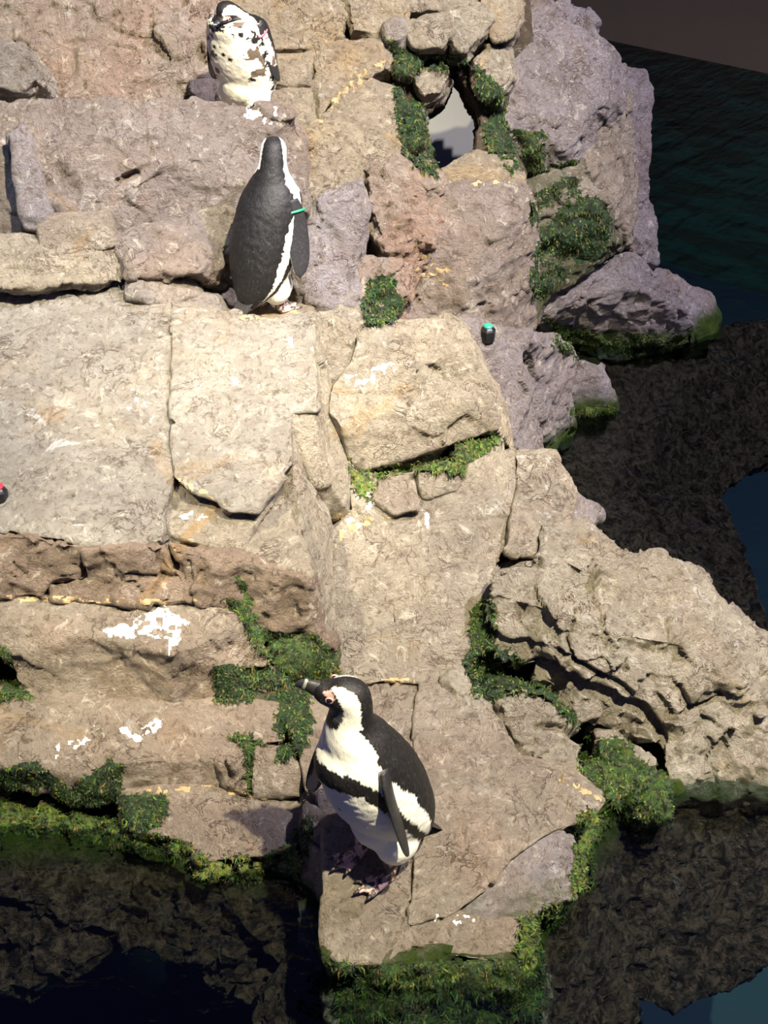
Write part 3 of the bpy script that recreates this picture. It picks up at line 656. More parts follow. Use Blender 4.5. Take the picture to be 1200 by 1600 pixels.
# ------------------------------------------------------------------ contact rays on the finished rocks
_v, _f, _own = [], [], []
for k, (o, c, fcs) in enumerate(ROCKS):
    b = len(_v); _v.extend(map(tuple, c)); _f.extend([tuple(i + b for i in f) for f in fcs]); _own.extend([k] * len(fcs))
BVH = BVHTree.FromPolygons(_v, _f)
CAMP = Vector((0, 0, H))
def hit(px, py):
    d = (P(px, py, 4.0) - CAMP).normalized()
    loc, nor, i, dist = BVH.ray_cast(CAMP, d)
    if loc is None: return None
    if nor.dot(d) > 0: nor = -nor
    return loc, nor, ROCKS[_own[i]][0]
def ground(x, y, z=3.0):
    loc, nor, i, dist = BVH.ray_cast(Vector((x, y, z)), Vector((0, 0, -1)))
    return loc.z if loc else 0.0

# ------------------------------------------------------------------ algae, droppings
mo = NT('algae_green')
tc = mo.t.nodes.new('ShaderNodeNewGeometry')
at = nd(mo.t, 'ShaderNodeAttribute', attribute_name='col')
c = mo.mix(mo.ramp(mo.noise(tc.outputs['Position'], 45, 5, .7), .34, .6), (.010, .018, .004), at.outputs['Color'])
mo.L(c, mo.b.inputs['Base Color']); mo.b.inputs['Roughness'].default_value = .22
mo.L(mo.bump(mo.noise(tc.outputs['Position'], 120, 5, .7, 1.), .8, .01), mo.b.inputs['Normal'])
gu = simple('white_droppings', (.80, .79, .72), .7, .2, 30, (90, .5))
och = simple('ochre_silt', (.36, .26, .13), .7, .2, 40, (90, .6))

def sheet(poly, step, thick, thr, nscale, seed, namp=.8):
    """sheet hugging the rock surface inside a pixel polygon; returns verts, faces, normals, height factor, rock"""
    xs = [p[0] for p in poly]; ys = [p[1] for p in poly]
    nx = int((max(xs) - min(xs)) / step) + 2; ny = int((max(ys) - min(ys)) / step) + 2
    pts = {}; co = []; nn = []; rocks = {}
    raw = []
    for j in range(ny):
        for i in range(nx):
            x = min(xs) + (i - .5) * step; y = min(ys) + (j - .5) * step
            if not in_poly(x, y, poly): continue
            h = hit(x, y)
            if h: raw.append((i, j, h))
    if not raw: return None
    P3 = np.array([tuple(h[0]) for _, _, h in raw])
    nz = fbm(P3 * nscale, 3, seed)
    ii = np.array([i for i, _, _ in raw]); jj = np.array([j for _, j, _ in raw])
    edge = np.minimum(seglen(min(xs) + (ii - .5) * step, min(ys) + (jj - .5) * step, poly + poly[:1]) / (step * 3.0), 1.0)
    f = nz * namp + .35 * edge + .25 - thr
    lump = .5 + .5 * fbm(P3 * 55, 2, seed + 9)
    for (i, j, h), v, rnz in zip(raw, f, lump):
        if v < 0: continue
        pts[(i, j)] = len(co)
        co.append(h[0] + h[1] * (thick * min(v * 1.6, 1.0) * (.75 + .5 * rnz) - .001)); nn.append((h[1], min(v, 1.)))
        rocks[h[2].name] = rocks.get(h[2].name, 0) + 1
    fc = []
    for (i, j) in pts:
        q = [(i, j), (i, j + 1), (i + 1, j + 1), (i + 1, j)]
        if all(k in pts for k in q):
            ids = [pts[k] for k in q]
            if max((co[a] - co[b]).length for a in ids for b in ids) < .07: fc.append(ids)
    return co, fc, nn, max(rocks, key=rocks.get)
GC = [(.036, .066, .010), (.075, .112, .014), (.14, .15, .028), (.016, .036, .010)]
def moss(label, poly, thick=.018, blades=500, thr=.25, blen=.017, tint=0, step=4, hang=1.2, nscale=9):
    s = sheet(poly, step, thick, thr, nscale, len(label), .55)
    if not s: return
    co, fc, nn, _ = s
    co = list(co); nb = len(co); cols = []
    rnd = random.Random(len(label) * 31 + int(poly[0][0]))
    base = GC[tint]
    for v in co: cols.append(tuple(x * rnd.uniform(.6, 1.2) for x in base))
    for k in range(int(blades * 1.5)):
        i = rnd.randrange(nb); p = co[i]; n = nn[i][0]
        t = Vector((rnd.gauss(0, 1), rnd.gauss(0, 1), rnd.gauss(0, .6) - hang)); t = (t - n * t.dot(n)).normalized()
        sd = n.cross(t); L = blen * rnd.uniform(.4, 1.3); wd = rnd.uniform(.0010, .0028)
        up = n * rnd.uniform(.001, .006)
        b = len(co)
        cc = GC[rnd.choice([tint, tint, 0, 1, 2, 3])]; cc = tuple(x * rnd.uniform(.5, 1.5) for x in cc)
        bend = sd * L * rnd.uniform(-.25, .25)
        mid = p + t * L * .5 + up + bend; tip = p + t * L - n * .002 + Vector((0, 0, -hang * L * .2))
        co += [p - sd * wd * .7, p + sd * wd * .7, mid + sd * wd, mid - sd * wd, tip]
        fc += [(b, b + 1, b + 2, b + 3), (b + 3, b + 2, b + 4)]
        cols += [cc] * 5
    o = mesh_obj('algae', [tuple(v) for v in co], fc, mo.m, smooth=True)
    ca = o.data.color_attributes.new('col', 'FLOAT_COLOR', 'POINT')
    ca.data.foreach_set('color', np.array([(*c, 1) for c in cols]).ravel())
    return set_meta(o, label, 'algae', kind='stuff')
def stain(name, poly, mat, thr=.45, step=2.2, label=None, nscale=60, thick=.003):
    s = sheet(poly, step, thick, thr, nscale, int(poly[0][0]))
    if not s or not s[1]: return
    co, fc, nn, rk = s
    par = bpy.data.objects[rk]
    me = bpy.data.meshes.new(name); me.from_pydata([tuple(Vector(v) - par.location) for v in co], [], fc)
    me.polygons.foreach_set('use_smooth', [True] * len(me.polygons)); me.materials.append(mat); me.update()
    o = bpy.data.objects.new(name, me); COL.objects.link(o); o.parent = par
    if label: o['label'] = label
    o['kind'] = 'stuff'
    return o

moss('green algae in the corner under the big slab and fin', [(340,930),(385,935),(400,975),(440,985),(490,985),(525,1015),(532,1060),(470,1062),(420,1040),(380,975)], blades=900)
moss('dark algae on the end of the white splashed step stone', [(330,1035),(425,1040),(480,1060),(490,1120),(478,1180),(430,1190),(425,1110),(375,1100),(335,1098)], blades=1100, tint=3)
moss('algae tuft at the far end of the white splashed step', [(-5,1000),(15,1010),(35,1065),(60,1088),(-5,1098)], blades=300, tint=0)
moss('algae hanging from the second step above the water', [(-5,1190),(60,1190),(110,1225),(170,1185),(195,1190),(190,1240),(260,1240),(262,1275),(230,1300),(190,1290),(120,1260),(-5,1240)], blades=1100, thick=.013, tint=3, thr=.28)
moss('wet algae belt along the left waterline', [(-5,1240),(120,1262),(210,1290),(300,1315),(312,1358),(260,1340),(120,1305),(-5,1300)], blades=1300, thick=.012, tint=1, thr=.28)
moss('bright algae skirt below the lowest ledge', [(300,1340),(380,1335),(470,1318),(484,1345),(470,1375),(400,1378),(310,1372)], blades=700, thick=.02, tint=2, thr=.1)
moss('dark algae at the water beside the landing slab', [(455,1310),(480,1275),(500,1290),(498,1380),(470,1375),(455,1350)], blades=350, thick=.012, tint=3, thr=.35)
moss('algae spots on the mossy crack stone', [(340,1140),(400,1150),(420,1165),(396,1170),(392,1240),(385,1240),(380,1170)], blades=250, tint=0)
moss('green algae in the joint under the stepped block', [(560,738),(620,722),(700,700),(775,672),(785,690),(735,720),(722,742),(640,738),(600,752)], blades=900, thick=.014, tint=1, thr=.1)
moss('algae smear along the fin foot', [(518,645),(535,665),(555,722),(600,760),(580,800),(552,780),(540,720)], blades=150, thick=.006, tint=2, thr=.55)
moss('moss in the gully left of the rugged boulder', [(725,1020),(765,1000),(775,1005),(830,1035),(870,1085),(905,1125),(895,1140),(860,1100),(800,1085),(770,1095),(740,1085),(722,1050)], blades=1300, thick=.02, tint=3, thr=.05)
moss('moss where the slope meets the rugged boulder', [(735,950),(772,925),(775,1010),(765,1025),(735,1010)], blades=400, thick=.015, tint=0, thr=.1)
moss('moss between gully stone and round stone', [(895,1130),(940,1140),(1000,1165),(1050,1215),(1062,1300),(985,1300),(960,1260),(930,1235),(900,1200)], blades=1400, thick=.016, tint=0, thr=.3)
moss('algae at the right edge of the landing slab', [(900,1255),(945,1255),(950,1285),(925,1330),(930,1390),(890,1400),(895,1350),(885,1320)], blades=600, thick=.018, tint=1, thr=.15)
moss('algae fringe on the right front of the landing slab', [(815,1435),(880,1405),(880,1430),(850,1470),(845,1540),(815,1560),(805,1500)], blades=700, thick=.02, tint=1, thr=.1)
moss('green algae beard on the front of the landing slab', [(515,1500),(600,1505),(700,1492),(810,1498),(850,1520),(840,1605),(530,1605)], blades=2600, thick=.02, tint=0, thr=.15, blen=.026)
moss('moss on the left foot of the arch', [(612,60),(640,90),(662,160),(668,215),(690,262),(680,280),(645,262),(625,230),(612,160)], blades=900, thick=.02, tint=3, thr=.08)
moss('moss on the right jamb of the arch', [(740,95),(790,140),(795,200),(820,262),(800,275),(760,240),(750,180)], blades=700, thick=.018, tint=3, thr=.12)
moss('dark moss between the arch lintel stones', [(600,55),(640,78),(700,85),(735,85),(740,110),(700,112),(640,112),(612,90)], blades=500, thick=.014, tint=3, thr=.2)
moss('moss below the tall boulder', [(800,200),(850,195),(905,250),(900,265),(825,275)], blades=350, thick=.014, tint=0, thr=.35)
moss('moss over the stack beside the pyramid boulder', [(828,290),(900,262),(950,320),(968,385),(900,420),(850,470),(830,500),(826,400)], blades=1500, thick=.018, tint=3, thr=.3)
moss('moss at the foot of the pyramid boulder', [(850,490),(900,510),(1000,520),(1080,505),(1120,505),(1110,535),(1000,555),(900,562),(860,545)], blades=900, thick=.014, tint=0, thr=.35)
moss('dark moss pocket under the ochre stained rock', [(572,440),(610,425),(630,470),(618,510),(575,512),(562,480)], blades=700, thick=.022, tint=3, thr=.0)
moss('algae rim of the small pool rock', [(885,635),(960,630),(968,650),(890,655)], blades=200, thick=.01, tint=1, thr=.25)
moss('thin moss streak on the red brown face stone', [(360,895),(385,890),(395,940),(380,975),(340,950),(345,935),(372,940)], blades=150, thick=.008, tint=0, thr=.5)

for poly, thr in [([(150,985),(235,955),(250,940),(285,958),(300,975),(285,985),(285,1000),(262,1032),(262,1000),(215,1000),(160,1000)], .30),
                  ([(430,520),(470,525),(468,550),(440,545)], .35), ([(365,590),(410,592),(405,608),(360,605)], .4), ([(90,820),(130,805),(135,835),(120,822)], .35),
                  ([(540,575),(640,560),(600,600),(530,612)], .62), ([(555,740),(600,750),(590,800),(555,800)], .62),
                  ([(180,1115),(210,1145),(245,1120),(270,1110),(245,1150),(215,1165),(185,1150)], .35), ([(90,1160),(150,1130),(140,1165),(70,1195)], .55),
                  ([(280,795),(330,800),(335,815),(270,812)], .5), ([(640,1430),(720,1425),(760,1440),(700,1448)], .5), ([(658,795),(675,800),(672,830),(662,825)], .3),
                  ([(380,165),(440,165),(435,200),(380,195)], .55),
                  ([(185,610),(240,600),(235,650),(190,650)], .75), ([(540,800),(580,800),(560,840),(530,830)], .7)]:
    stain('dropping_stain', poly, gu, thr, label='white droppings')
for poly, thr in [([(0,928),(320,936),(330,946),(0,942)], .40), ([(525,800),(545,800),(600,812),(560,830),(528,850),(524,900),(518,905)], .45),
                  ([(215,1230),(340,1226),(450,1250),(448,1258),(330,1238),(215,1242)], .3), ([(660,390),(720,430),(700,450),(640,430)], .5), ([(350,492),(460,478),(470,490),(380,505)], .4),
                  ([(880,1205),(945,1250),(935,1258),(870,1220)], .3), ([(500,1062),(650,1058),(650,1070),(500,1075)], .45), ([(268,740),(345,775),(360,795),(345,790),(268,752)], .35),
                  ([(515,805),(545,800),(545,812),(518,818)], .2), ([(600,800),(655,796),(655,808),(605,812)], .3), ([(690,288),(820,272),(822,284),(690,298)], .4), ([(545,110),(610,90),(605,115),(540,150),(500,200),(495,190)], .45)]:
    stain('silt_stain', poly, och, thr, label='ochre silt')

# ------------------------------------------------------------------ penguins
def lathe_loft(rings):
    """rings: list of (centre Vector, axis u Vector, axis v Vector); closed loft with pointed caps"""
    n = 28; co = []; fc = []
    for c, u, v in rings:
        for k in range(n):
            a = 2 * math.pi * k / n
            co.append(c + u * math.cos(a) + v * math.sin(a))
    for r in range(len(rings) - 1):
        for k in range(n):
            a, b = r * n + k, r * n + (k + 1) % n
            fc.append((a, b, b + n, a + n))
    fc.append(tuple(reversed(range(n)))); b = (len(rings) - 1) * n; fc.append(tuple(range(b, b + n)))
    return co, fc
def catmull(pts, m):
    pts = np.array(pts, float); q = np.vstack([2 * pts[0] - pts[1], pts, 2 * pts[-1] - pts[-2]]); out = []
    for i in range(len(pts) - 1):
        p0, p1, p2, p3 = q[i:i + 4]
        for t in np.linspace(0, 1, m, endpoint=False):
            out.append(.5 * (2 * p1 + (p2 - p0) * t + (2 * p0 - 5 * p1 + 4 * p2 - p3) * t * t + (3 * p1 - p0 - 3 * p2 + p3) * t ** 3))
    out.append(pts[-1]); return np.array(out)
def ellipsoid(c, r, rot=None, n=20, m=14):
    co = []; fc = []
    for j in range(1, m):
        t = math.pi * j / m
        for i in range(n):
            a = 2 * math.pi * i / n
            v = Vector((r[0] * math.sin(t) * math.cos(a), r[1] * math.sin(t) * math.sin(a), r[2] * math.cos(t)))
            if rot: v = rot @ v
            co.append(Vector(c) + v)
    for j in range(m - 2):
        for i in range(n): fc.append((j * n + i, (j + 1) * n + i, (j + 1) * n + (i + 1) % n, j * n + (i + 1) % n))
    fc.append(tuple(range(n))); b = (m - 2) * n; fc.append(tuple(reversed(range(b, b + n))))
    return co, fc
def union(parts, vox, smooth=4):
    co = []; fc = []
    for c, f in parts:
        b = len(co); co += list(c); fc += [tuple(i + b for i in q) for q in f]
    me = voxel(co, fc, vox)
    bm = bmesh.new(); bm.from_mesh(me)
    for _ in range(smooth): bmesh.ops.smooth_vert(bm, verts=bm.verts[:], factor=.5, use_axis_x=True, use_axis_y=True, use_axis_z=True)
    bm.to_mesh(me); bm.free()
    c = getco(me); f = [tuple(p.vertices) for p in me.polygons]; bpy.data.meshes.remove(me)
    return c, f
def smst(a, b, x): t = np.clip((x - a) / (b - a), 0, 1); return t * t * (3 - 2 * t)

SPINE = [(-.120,.060,.022,.03),(-.098,.095,.056,.064),(-.062,.155,.094,.100),(-.026,.24,.118,.116),(.002,.33,.120,.116),(.018,.41,.106,.106),(.020,.47,.084,.086),(.018,.52,.062,.063),(.022,.56,.052,.051),(.03,.60,.046,.046)]
HC = Vector((.046, 0, .606))
def body_mesh():
    s = catmull(SPINE, 6); rings = []
    for i in range(len(s)):
        t = s[min(i + 1, len(s) - 1)][:2] - s[max(i - 1, 0)][:2]; t = t / np.hypot(*t)
        rings.append((Vector((s[i][0], 0, s[i][1])), Vector((t[1], 0, -t[0])) * s[i][2], Vector((0, 1, 0)) * s[i][3]))
    parts = [lathe_loft(rings), ellipsoid(HC, (.058, .047, .05)), ellipsoid(HC + Vector((.040, 0, -.010)), (.046, .032, .034)),
             ellipsoid((-.012, .045, .115), (.062, .052, .075)), ellipsoid((-.012, -.045, .115), (.062, .052, .075)), ellipsoid((-.005, 0, .16), (.085, .08, .09)), ellipsoid((.060, 0, .405), (.075, .085, .08))]
    return union(parts, .005, 9)
def spine_x(z):
    a = np.array(SPINE); return np.interp(z, a[:, 1], a[:, 0])
def paint(c, spots, mott):
    x, y, z = c[:, 0], c[:, 1], c[:, 2]
    n1 = fbm(c * 45, 3, 3) * .5; n2 = fbm(c * 130, 2, 8) * .5; n = n1 * .6 + n2 * .6
    phi = np.arctan2(np.abs(y), x - spine_x(z)) + n * .14
    zz = z + n * .012
    BL = np.array([.009, .008, .0075]); WH = np.array([.83, .80, .66]); col = np.tile(WH, (len(c), 1))
    side = np.interp(z, [0, .10, .2, .33, .40, .46, .50, .56], [1.35, 1.6, 1.9, 1.85, 1.55, 1.50, 1.75, 2.15])
    back = phi > side
    q = ((np.abs(phi) / 1.36) ** 3.2 + (np.maximum(0, zz - .16) / .262) ** 3.2) ** (1 / 3.2)
    band = (q > .90) & (q < 1.10) & (zz < .46)
    blk = back | band
    # head
    xh, zh = x - HC.x + n * .006, z - HC.z + n * .006
    head = z > .553
    mask = (((xh - .052) / .058) ** 2 + ((zh + .030) / .054) ** 2) < 1
    crown = ((np.abs(y) < np.interp(xh, [-.05, -.02, .03, .07], [.040, .030, .017, .014])) & ((zh > .012) | (xh < -.012))) & (xh < .07)
    blk = np.where(head, mask | crown, blk)
    under = (~head) & (z > .525) & mask & (phi < 1.5)
    blk = blk | under
    col[blk] = BL
    grey = mask & head & (xh < .06) & (zh < -.012)
    col[grey] = np.array([.06, .058, .055])
    skin = head & (np.hypot(xh - .045, (zh - .012) * 1.6) < .015) & (np.abs(y) > .02)
    col[skin] = np.array([.62, .36, .30])
    r = random.Random(spots)
    for k in range(spots):
        a = r.uniform(-.8, .8); zc = r.uniform(.2, .37)
        d = np.hypot((phi * np.sign(y) - a) * .11, z - zc); col[(d < r.uniform(.004, .010)) & (np.abs(phi) < 1.2)] = BL
    if mott:
        m = (fbm(c * 22, 3, 40) > .28) & (z > .22) & (z < .5) & (phi > .35); col[m & ~blk] = np.array([.12, .09, .06])
        band2 = band & (n1 > .03); col[band & ~back & ~head & (n1 > -.05)] = WH * np.array([1, .98, .9])
    fleck = 1 + .35 * n2
    return col * np.where(col[:, :1] < .1, fleck[:, None], 1)
pl = NT('plumage')
at = nd(pl.t, 'ShaderNodeAttribute', attribute_name='col'); tco = pl.t.nodes.new('ShaderNodeTexCoord')
mp = nd(pl.t, 'ShaderNodeMapping'); mp.inputs['Scale'].default_value = (1, 1, .45); pl.L(tco.outputs['Object'], mp.inputs[0])
fn = pl.noise(mp.outputs[0], 170, 4, .65, .6)
pl.L(pl.mix(pl.ramp(fn, .35, .7, .0, .30), at.outputs['Color'], (.20, .19, .17), 'MIX'), pl.b.inputs['Base Color'])
cc = pl.mix(pl.ramp(fn, .52, .75, 0, 1), at.outputs['Color'], pl.mix(1.0, at.outputs['Color'], (.030, .029, .026), "ADD"))
pl.L(cc, pl.b.inputs['Base Color'])
pl.b.inputs['Roughness'].default_value = .55; pl.b.inputs['Specular IOR Level'].default_value = .35
pl.L(pl.bump(fn, .45, .004), pl.b.inputs['Normal'])
PLUM = pl.m
BILL = simple('bill_black', (.035, .033, .032), .35, .5, 60, (120, .3))
BILLG = simple('bill_grey', (.33, .32, .26), .4, .5, 60)
EYE = simple('eye_dark', (.02, .012, .01), .08, .6)
EYER = simple('eye_ring_pink', (.66, .40, .34), .5, .3)
CLAW = simple('claw', (.03, .028, .025), .4, .4)
ft = NT('penguin_foot')
tco = ft.t.nodes.new('ShaderNodeTexCoord')
ft.L(ft.mix(ft.ramp(ft.noise(tco.outputs['Object'], 38, 4, .6, .5), .46, .56), (.03, .026, .026), (.55, .34, .27)), ft.b.inputs['Base Color'])
ft.L(ft.bump(ft.noise(tco.outputs['Object'], 220, 3, .6), .6, .004), ft.b.inputs['Normal']); ft.b.inputs['Roughness'].default_value = .5

BODY = body_mesh()
def bill_mesh():
    pts = catmull([(.066,-.010,.024,.019),(.082,-.011,.0205,.014),(.096,-.011,.0175,.0105),(.108,-.012,.0155,.0085),(.118,-.016,.012,.0065),(.124,-.023,.005,.003)], 5)
    rings = [(HC + Vector((p[0], 0, p[1])), Vector((0, 0, 1)) * p[2], Vector((0, -1, 0)) * p[3]) for p in pts]
    return lathe_loft(rings)
def billring():
    rings = []
    for xx, k in ((.098, 1.0), (.100, 1.08), (.105, 1.08), (.107, 1.0)):
        rings.append((HC + Vector((xx, 0, -.0117)), Vector((0, 0, 1)) * .0165 * k, Vector((0, -1, 0)) * .0093 * k))
    return lathe_loft(rings)
def flipper_mesh():
    # along -z, chord along x, thin along y; root at origin
    prof = [(.01,.0,.022,.013),(-.02,.002,.031,.013),(-.06,.0,.037,.010),(-.11,-.006,.040,.0075),(-.16,-.012,.037,.006),(-.195,-.018,.029,.005),(-.215,-.024,.017,.004),(-.224,-.027,.004,.002)]
    pts = catmull(prof, 5)
    rings = [(Vector((p[1], 0, p[0])), Vector((1, 0, 0)) * p[2], Vector((0, 1, 0)) * p[3]) for p in pts]
    return lathe_loft(rings)
def foot_mesh():
    parts = []
    def tube(a, b, r0, r1, fl=1.0):
        a, b = Vector(a), Vector(b); t = (b - a).normalized(); s = t.cross(Vector((0, 0, 1)))
        if s.length < .01: s = Vector((0, 1, 0))
        s.normalize(); u = s.cross(t)
        return lathe_loft([(a.lerp(b, k), s * (r0 + (r1 - r0) * k), u * (r0 + (r1 - r0) * k) * fl) for k in np.linspace(0, 1, 6)])
    parts.append(tube((-.012, 0, .09), (-.005, 0, .02), .021, .017))
    tips = []
    for a, L in ((-.42, .072), (0, .085), (.42, .072)):
        t = Vector((math.cos(a) * L, math.sin(a) * L, .008)); tips.append((t, a))
        parts.append(tube((-.012, 0, .016), t, .014, .0075, .8))
    web = [Vector((0, 0, .006)), tips[0][0] * .86, tips[1][0] * .9, tips[2][0] * .86]
    wc = [v + Vector((0, 0, .005)) for v in web] + [Vector((v.x, v.y, .003)) for v in web]
    parts.append((wc, [(0, 1, 2), (0, 2, 3), (4, 6, 5), (4, 7, 6), (0, 4, 5, 1), (1, 5, 6, 2), (2, 6, 7, 3), (3, 7, 4, 0)]))
    return union(parts, .003, 2), tips
FOOT, TIPS = foot_mesh()

def tail_mesh():
    pts = catmull([(-.085,.125,.03,.042),(-.125,.085,.018,.036),(-.16,.05,.010,.030),(-.190,.018,.005,.020)], 6)
    rings = []
    for p in pts: rings.append((Vector((p[0], 0, p[1])), Vector((.7, 0, .7)) * p[2], Vector((0, 1, 0)) * p[3]))
    return lathe_loft(rings)

def make_penguin(label, px_pos, yaw, scale=1.0, lean=0.0, head=(0, 0, 0), hunch=0.0, fat=1.0, fl=((20, 10, 0), (20, 10, 0)), spots=6, mott=False, feet=((.0, .0), (.0, .0)), band=None, tailpitch=0):
    X, Y, Z = px_pos
    root = bpy.data.objects.new('penguin', None); COL.objects.link(root)
    root.empty_display_size = .1; root.location = (X, Y, Z); root.rotation_euler = (0, 0, math.radians(yaw)); root.scale = (scale,) * 3
    set_meta(root, label, 'penguin', 'penguins on the rocks')
    hy, hp, hr = [math.radians(a) for a in head]; ln = math.radians(lean)
    def deform(c):
        c = np.array(c, float).reshape(-1, 3).copy()
        c[:, 1] *= 1 + (fat - 1) * smst(.62, .4, c[:, 2]); 
        s = smst(.47, .575, c[:, 2])
        # head turn about the neck, in steps so the neck twists smoothly
        piv = np.array([.022, 0, .555])
        d = c - piv
        ang = hy * s; ca, sa = np.cos(ang), np.sin(ang)
        pa = hp * s; cp_, sp = np.cos(pa), np.sin(pa)
        ra = hr * s; cr, sr = np.cos(ra), np.sin(ra)
        x, y, z = d[:, 0], d[:, 1], d[:, 2]
        y, z = cr * y - sr * z, sr * y + cr * z
        x, z = cp_ * x - sp * z, sp * x + cp_ * z
        x, y = ca * x - sa * y, sa * x + ca * y
        c = np.stack([x, y, z], 1) + piv
        c[:, 2] -= hunch * smst(.40, .60, c[:, 2]); c[:, 0] += hunch * .35 * smst(.40, .60, c[:, 2])
        k = ln * smst(.05, .25, c[:, 2])
        x, z = c[:, 0].copy(), c[:, 2] - .12
        c[:, 0] = np.cos(k) * x + np.sin(k) * z; c[:, 2] = -np.sin(k) * x + np.cos(k) * z + .12
        return c
    def part(name, c, f, mat, par=root, lab=None, col=None):
        me = bpy.data.meshes.new(name); me.from_pydata([tuple(v) for v in c], [], f)
        me.polygons.foreach_set('use_smooth', [True] * len(me.polygons)); me.materials.append(mat)
        if col is not None:
            a = me.color_attributes.new('col', 'FLOAT_COLOR', 'POINT'); a.data.foreach_set('color', np.hstack([col, np.ones((len(col), 1))]).ravel())
        me.update()
        o = bpy.data.objects.new(name, me); COL.objects.link(o); o.parent = par
        if lab: o['label'] = lab
        return o
    c, f = BODY
    col = paint(c, spots, mott)
    bd = c + 0
    dc = deform(bd); dc += .0011 * fbm(c * 60, 2, 5)[:, None] * (c - np.stack([spine_x(c[:, 2]), 0 * c[:, 0], c[:, 2]], 1)) / .1
    part('body', dc, f, PLUM, col=col)
    tc_, tf = tail_mesh(); tcn = np.array([tuple(v) for v in tc_])
    part('tail', deform(tcn), tf, PLUM, col=np.tile([.016, .014, .013], (len(tcn), 1)))
    bc, bf = bill_mesh(); bl = part('bill', deform([tuple(v) for v in bc]), bf, BILL, lab='black bill')
    rc, rf = billring(); part('bill_ring', deform([tuple(v) for v in rc]), rf, BILLG, bl)
    for s in (1, -1):
        e = HC + Vector((.040, s * .036, .004))
        ec, ef = ellipsoid(e, (.0075, .006, .0075)); eo = part('eye', deform([tuple(v) for v in ec]), ef, EYE)
        # eyelid ring
        rc = []; rf = []
        for i in range(20):
            a = 2 * math.pi * i / 20; q = e + Vector((.0082 * math.cos(a), s * .0015, .0082 * math.sin(a)))
            for j in range(6):
                b = 2 * math.pi * j / 6
                rc.append(q + Vector((math.cos(a) * math.cos(b), s * math.sin(b), math.sin(a) * math.cos(b))) * .0022)
            for j in range(6): rf.append((i * 6 + j, i * 6 + (j + 1) % 6, ((i + 1) % 20) * 6 + (j + 1) % 6, ((i + 1) % 20) * 6 + j))
        part('eyelid', deform([tuple(v) for v in rc]), rf, EYER, eo)
    flo = []
    for s, (ab, sw, tw) in ((1, fl[0]), (-1, fl[1])):
        c, f = flipper_mesh(); c = np.array([tuple(v) for v in c])
        n = fbm(c * 70, 2, 2) * .004
        fc_ = np.tile([.017, .016, .016], (len(c), 1)); inner = (c[:, 1] * s) < -.002
        fc_[inner & (np.abs(c[:, 0] + n) < .020)] = [.30, .29, .27]
        fc_[((c[:, 0] + n) < -.036) & ((c[:, 1] * s) < .0005)] = [.75, .73, .64]
        m = Matrix.Rotation(math.radians(ab) * s, 3, 'X') @ Matrix.Rotation(math.radians(sw), 3, 'Y') @ Matrix.Rotation(math.radians(tw) * s, 3, 'Z')
        root_pt = deform([(.02, s * .094, .425)])[0]
        c2 = (c * np.array([1, 1, 1.15])) @ np.array(m).T + root_pt
        fo = part('flipper', c2, f, PLUM, col=fc_); flo.append((fo, m, root_pt, s))
        if band and band[0] == s:
            rc = []; rf = []
            for i in range(28):
                a = 2 * math.pi * i / 28
                for j in range(6):
                    b = 2 * math.pi * j / 6
                    rr = 1 + .10 * math.cos(b)
                    rc.append(np.array(m) @ np.array([  .0385 * rr * math.cos(a), .0155 * (1 + .2 * math.cos(b)) * math.sin(a), -.03 + .005 * math.sin(b)]) + root_pt)
                for j in range(6): rf.append((i * 6 + j, i * 6 + (j + 1) % 6, ((i + 1) % 28) * 6 + (j + 1) % 6, ((i + 1) % 28) * 6 + j))
            part('wing_band', rc, rf, simple('band_' + band[1], band[2], .35, .5), fo, lab=band[1] + ' plastic wing band')
    for s, (fx, fyaw) in ((1, feet[0]), (-1, feet[1])):
        c, f = FOOT
        m = Matrix.Rotation(math.radians(fyaw), 3, 'Z'); off = np.array([fx, s * .052, 0])
        wl = root.matrix_basis @ Vector(off)
        M = Matrix.Translation(Vector((X, Y, Z))) @ Matrix.Rotation(math.radians(yaw), 4, 'Z')
        wp = M @ (Vector(off) * scale); gz = ground(wp.x, wp.y, wp.z + .1)
        off[2] = np.clip((gz - Z) / scale, -.04, .04) - .003
        fo = part('foot', c @ np.array(m).T + off, f, ft.m)
        for t, a in TIPS:
            d = Vector((math.cos(a), math.sin(a), -.15))
            cl = lathe_loft([(t + d * k, Vector((-math.sin(a), math.cos(a), 0)) * r, Vector((0, 0, 1)) * r) for k, r in ((-.004, .005), (.006, .0042), (.014, .001))])
            part('claw', np.array([tuple(v) for v in cl[0]]) @ np.array(m).T + off, cl[1], CLAW, fo)
    return root

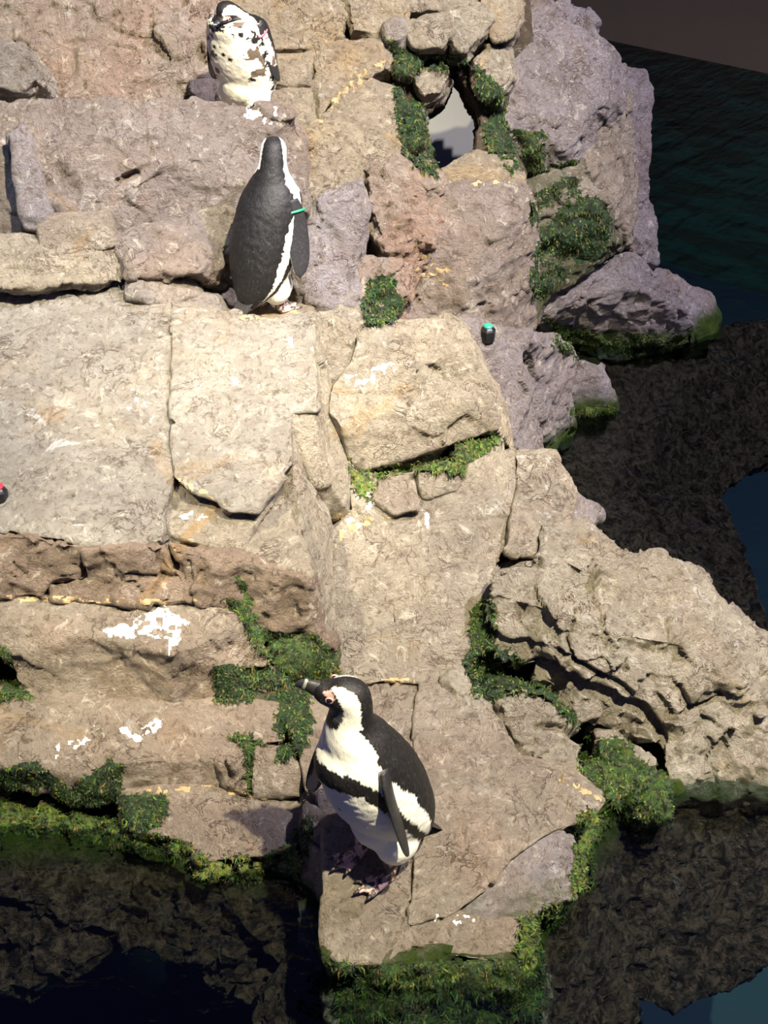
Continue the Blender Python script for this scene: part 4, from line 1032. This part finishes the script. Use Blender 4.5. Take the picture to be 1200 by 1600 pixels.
h1 = hit(596, 1348)[0]
make_penguin('penguin with raised bill and white chest standing on the landing slab at the water', h1, -143, 1.03, lean=9, head=(-46, 26, 0), fat=1.06, fl=((16, 4, 46), (16, -10, 0)), feet=((.02, -8), (.03, 4)), spots=3)
h2 = hit(422, 484)[0]
make_penguin('penguin seen from behind with a green wing band facing the rock wall', h2, 52, .89, lean=2, head=(38, 0, 0), hunch=.03, fat=1.04, fl=((8, 4, 0), (15, 2, 25)), band=(-1, 'green', (.02, .30, .13)))
x3, y3 = P(380, 160, 5.2).x, 5.2
make_penguin('hunched penguin with a spotted chest and pink wing band resting on the upper ledge', (x3, y3, ground(x3, y3)), -118, .82, lean=0, head=(-5, -25, 0), hunch=.125, fat=1.2, fl=((7, 14, 10), (6, 0, 0)), mott=True, spots=12, band=(1, 'pink', (.85, .16, .22)))

# ------------------------------------------------------------------ spray nozzles set into the rock
BLK = simple('black_plastic', (.012, .012, .013), .3, .5)
def nozzle(px, py, label, capcol, cname, s=1.0):
    p, n, _ = hit(px, py)
    root = bpy.data.objects.new('spray_nozzle', None); COL.objects.link(root); root.location = p - Vector((0, 0, .004)); root.scale = (s,) * 3
    set_meta(root, label, 'nozzle')
    def lathe(name, prof, mat, nseg=28, rib=0):
        co = []; fc = []
        for r, z in prof:
            for k in range(nseg):
                a = 2 * math.pi * k / nseg; rr = r * (1 + (rib if k % 4 < 2 else 0))
                co.append((rr * math.cos(a), rr * math.sin(a), z))
        for j in range(len(prof) - 1):
            for k in range(nseg): fc.append((j * nseg + k, j * nseg + (k + 1) % nseg, (j + 1) * nseg + (k + 1) % nseg, (j + 1) * nseg + k))
        fc.append(tuple(range((len(prof) - 1) * nseg, len(prof) * nseg)))
        o = mesh_obj(name, co, fc, mat, smooth=False); o.parent = root; o.location = (0, 0, 0); return o
    lathe('housing', [(.024, -.01), (.025, 0), (.026, .012), (.026, .030), (.022, .036), (.017, .042), (.012, .043)], BLK, rib=.05)
    c = lathe('cap', [(.0165, .040), (.017, .046), (.014, .050), (.0, .0505)], simple('cap_' + cname, capcol, .4, .4)); c['label'] = cname + ' cap'
nozzle(762, 526, 'black spray nozzle with a green cap on the lilac rock', (.03, .30, .20), 'green', 1.0)
nozzle(-1, 778, 'black spray nozzle with a red cap on the big tilted slab', (.75, .03, .05), 'red', .95)
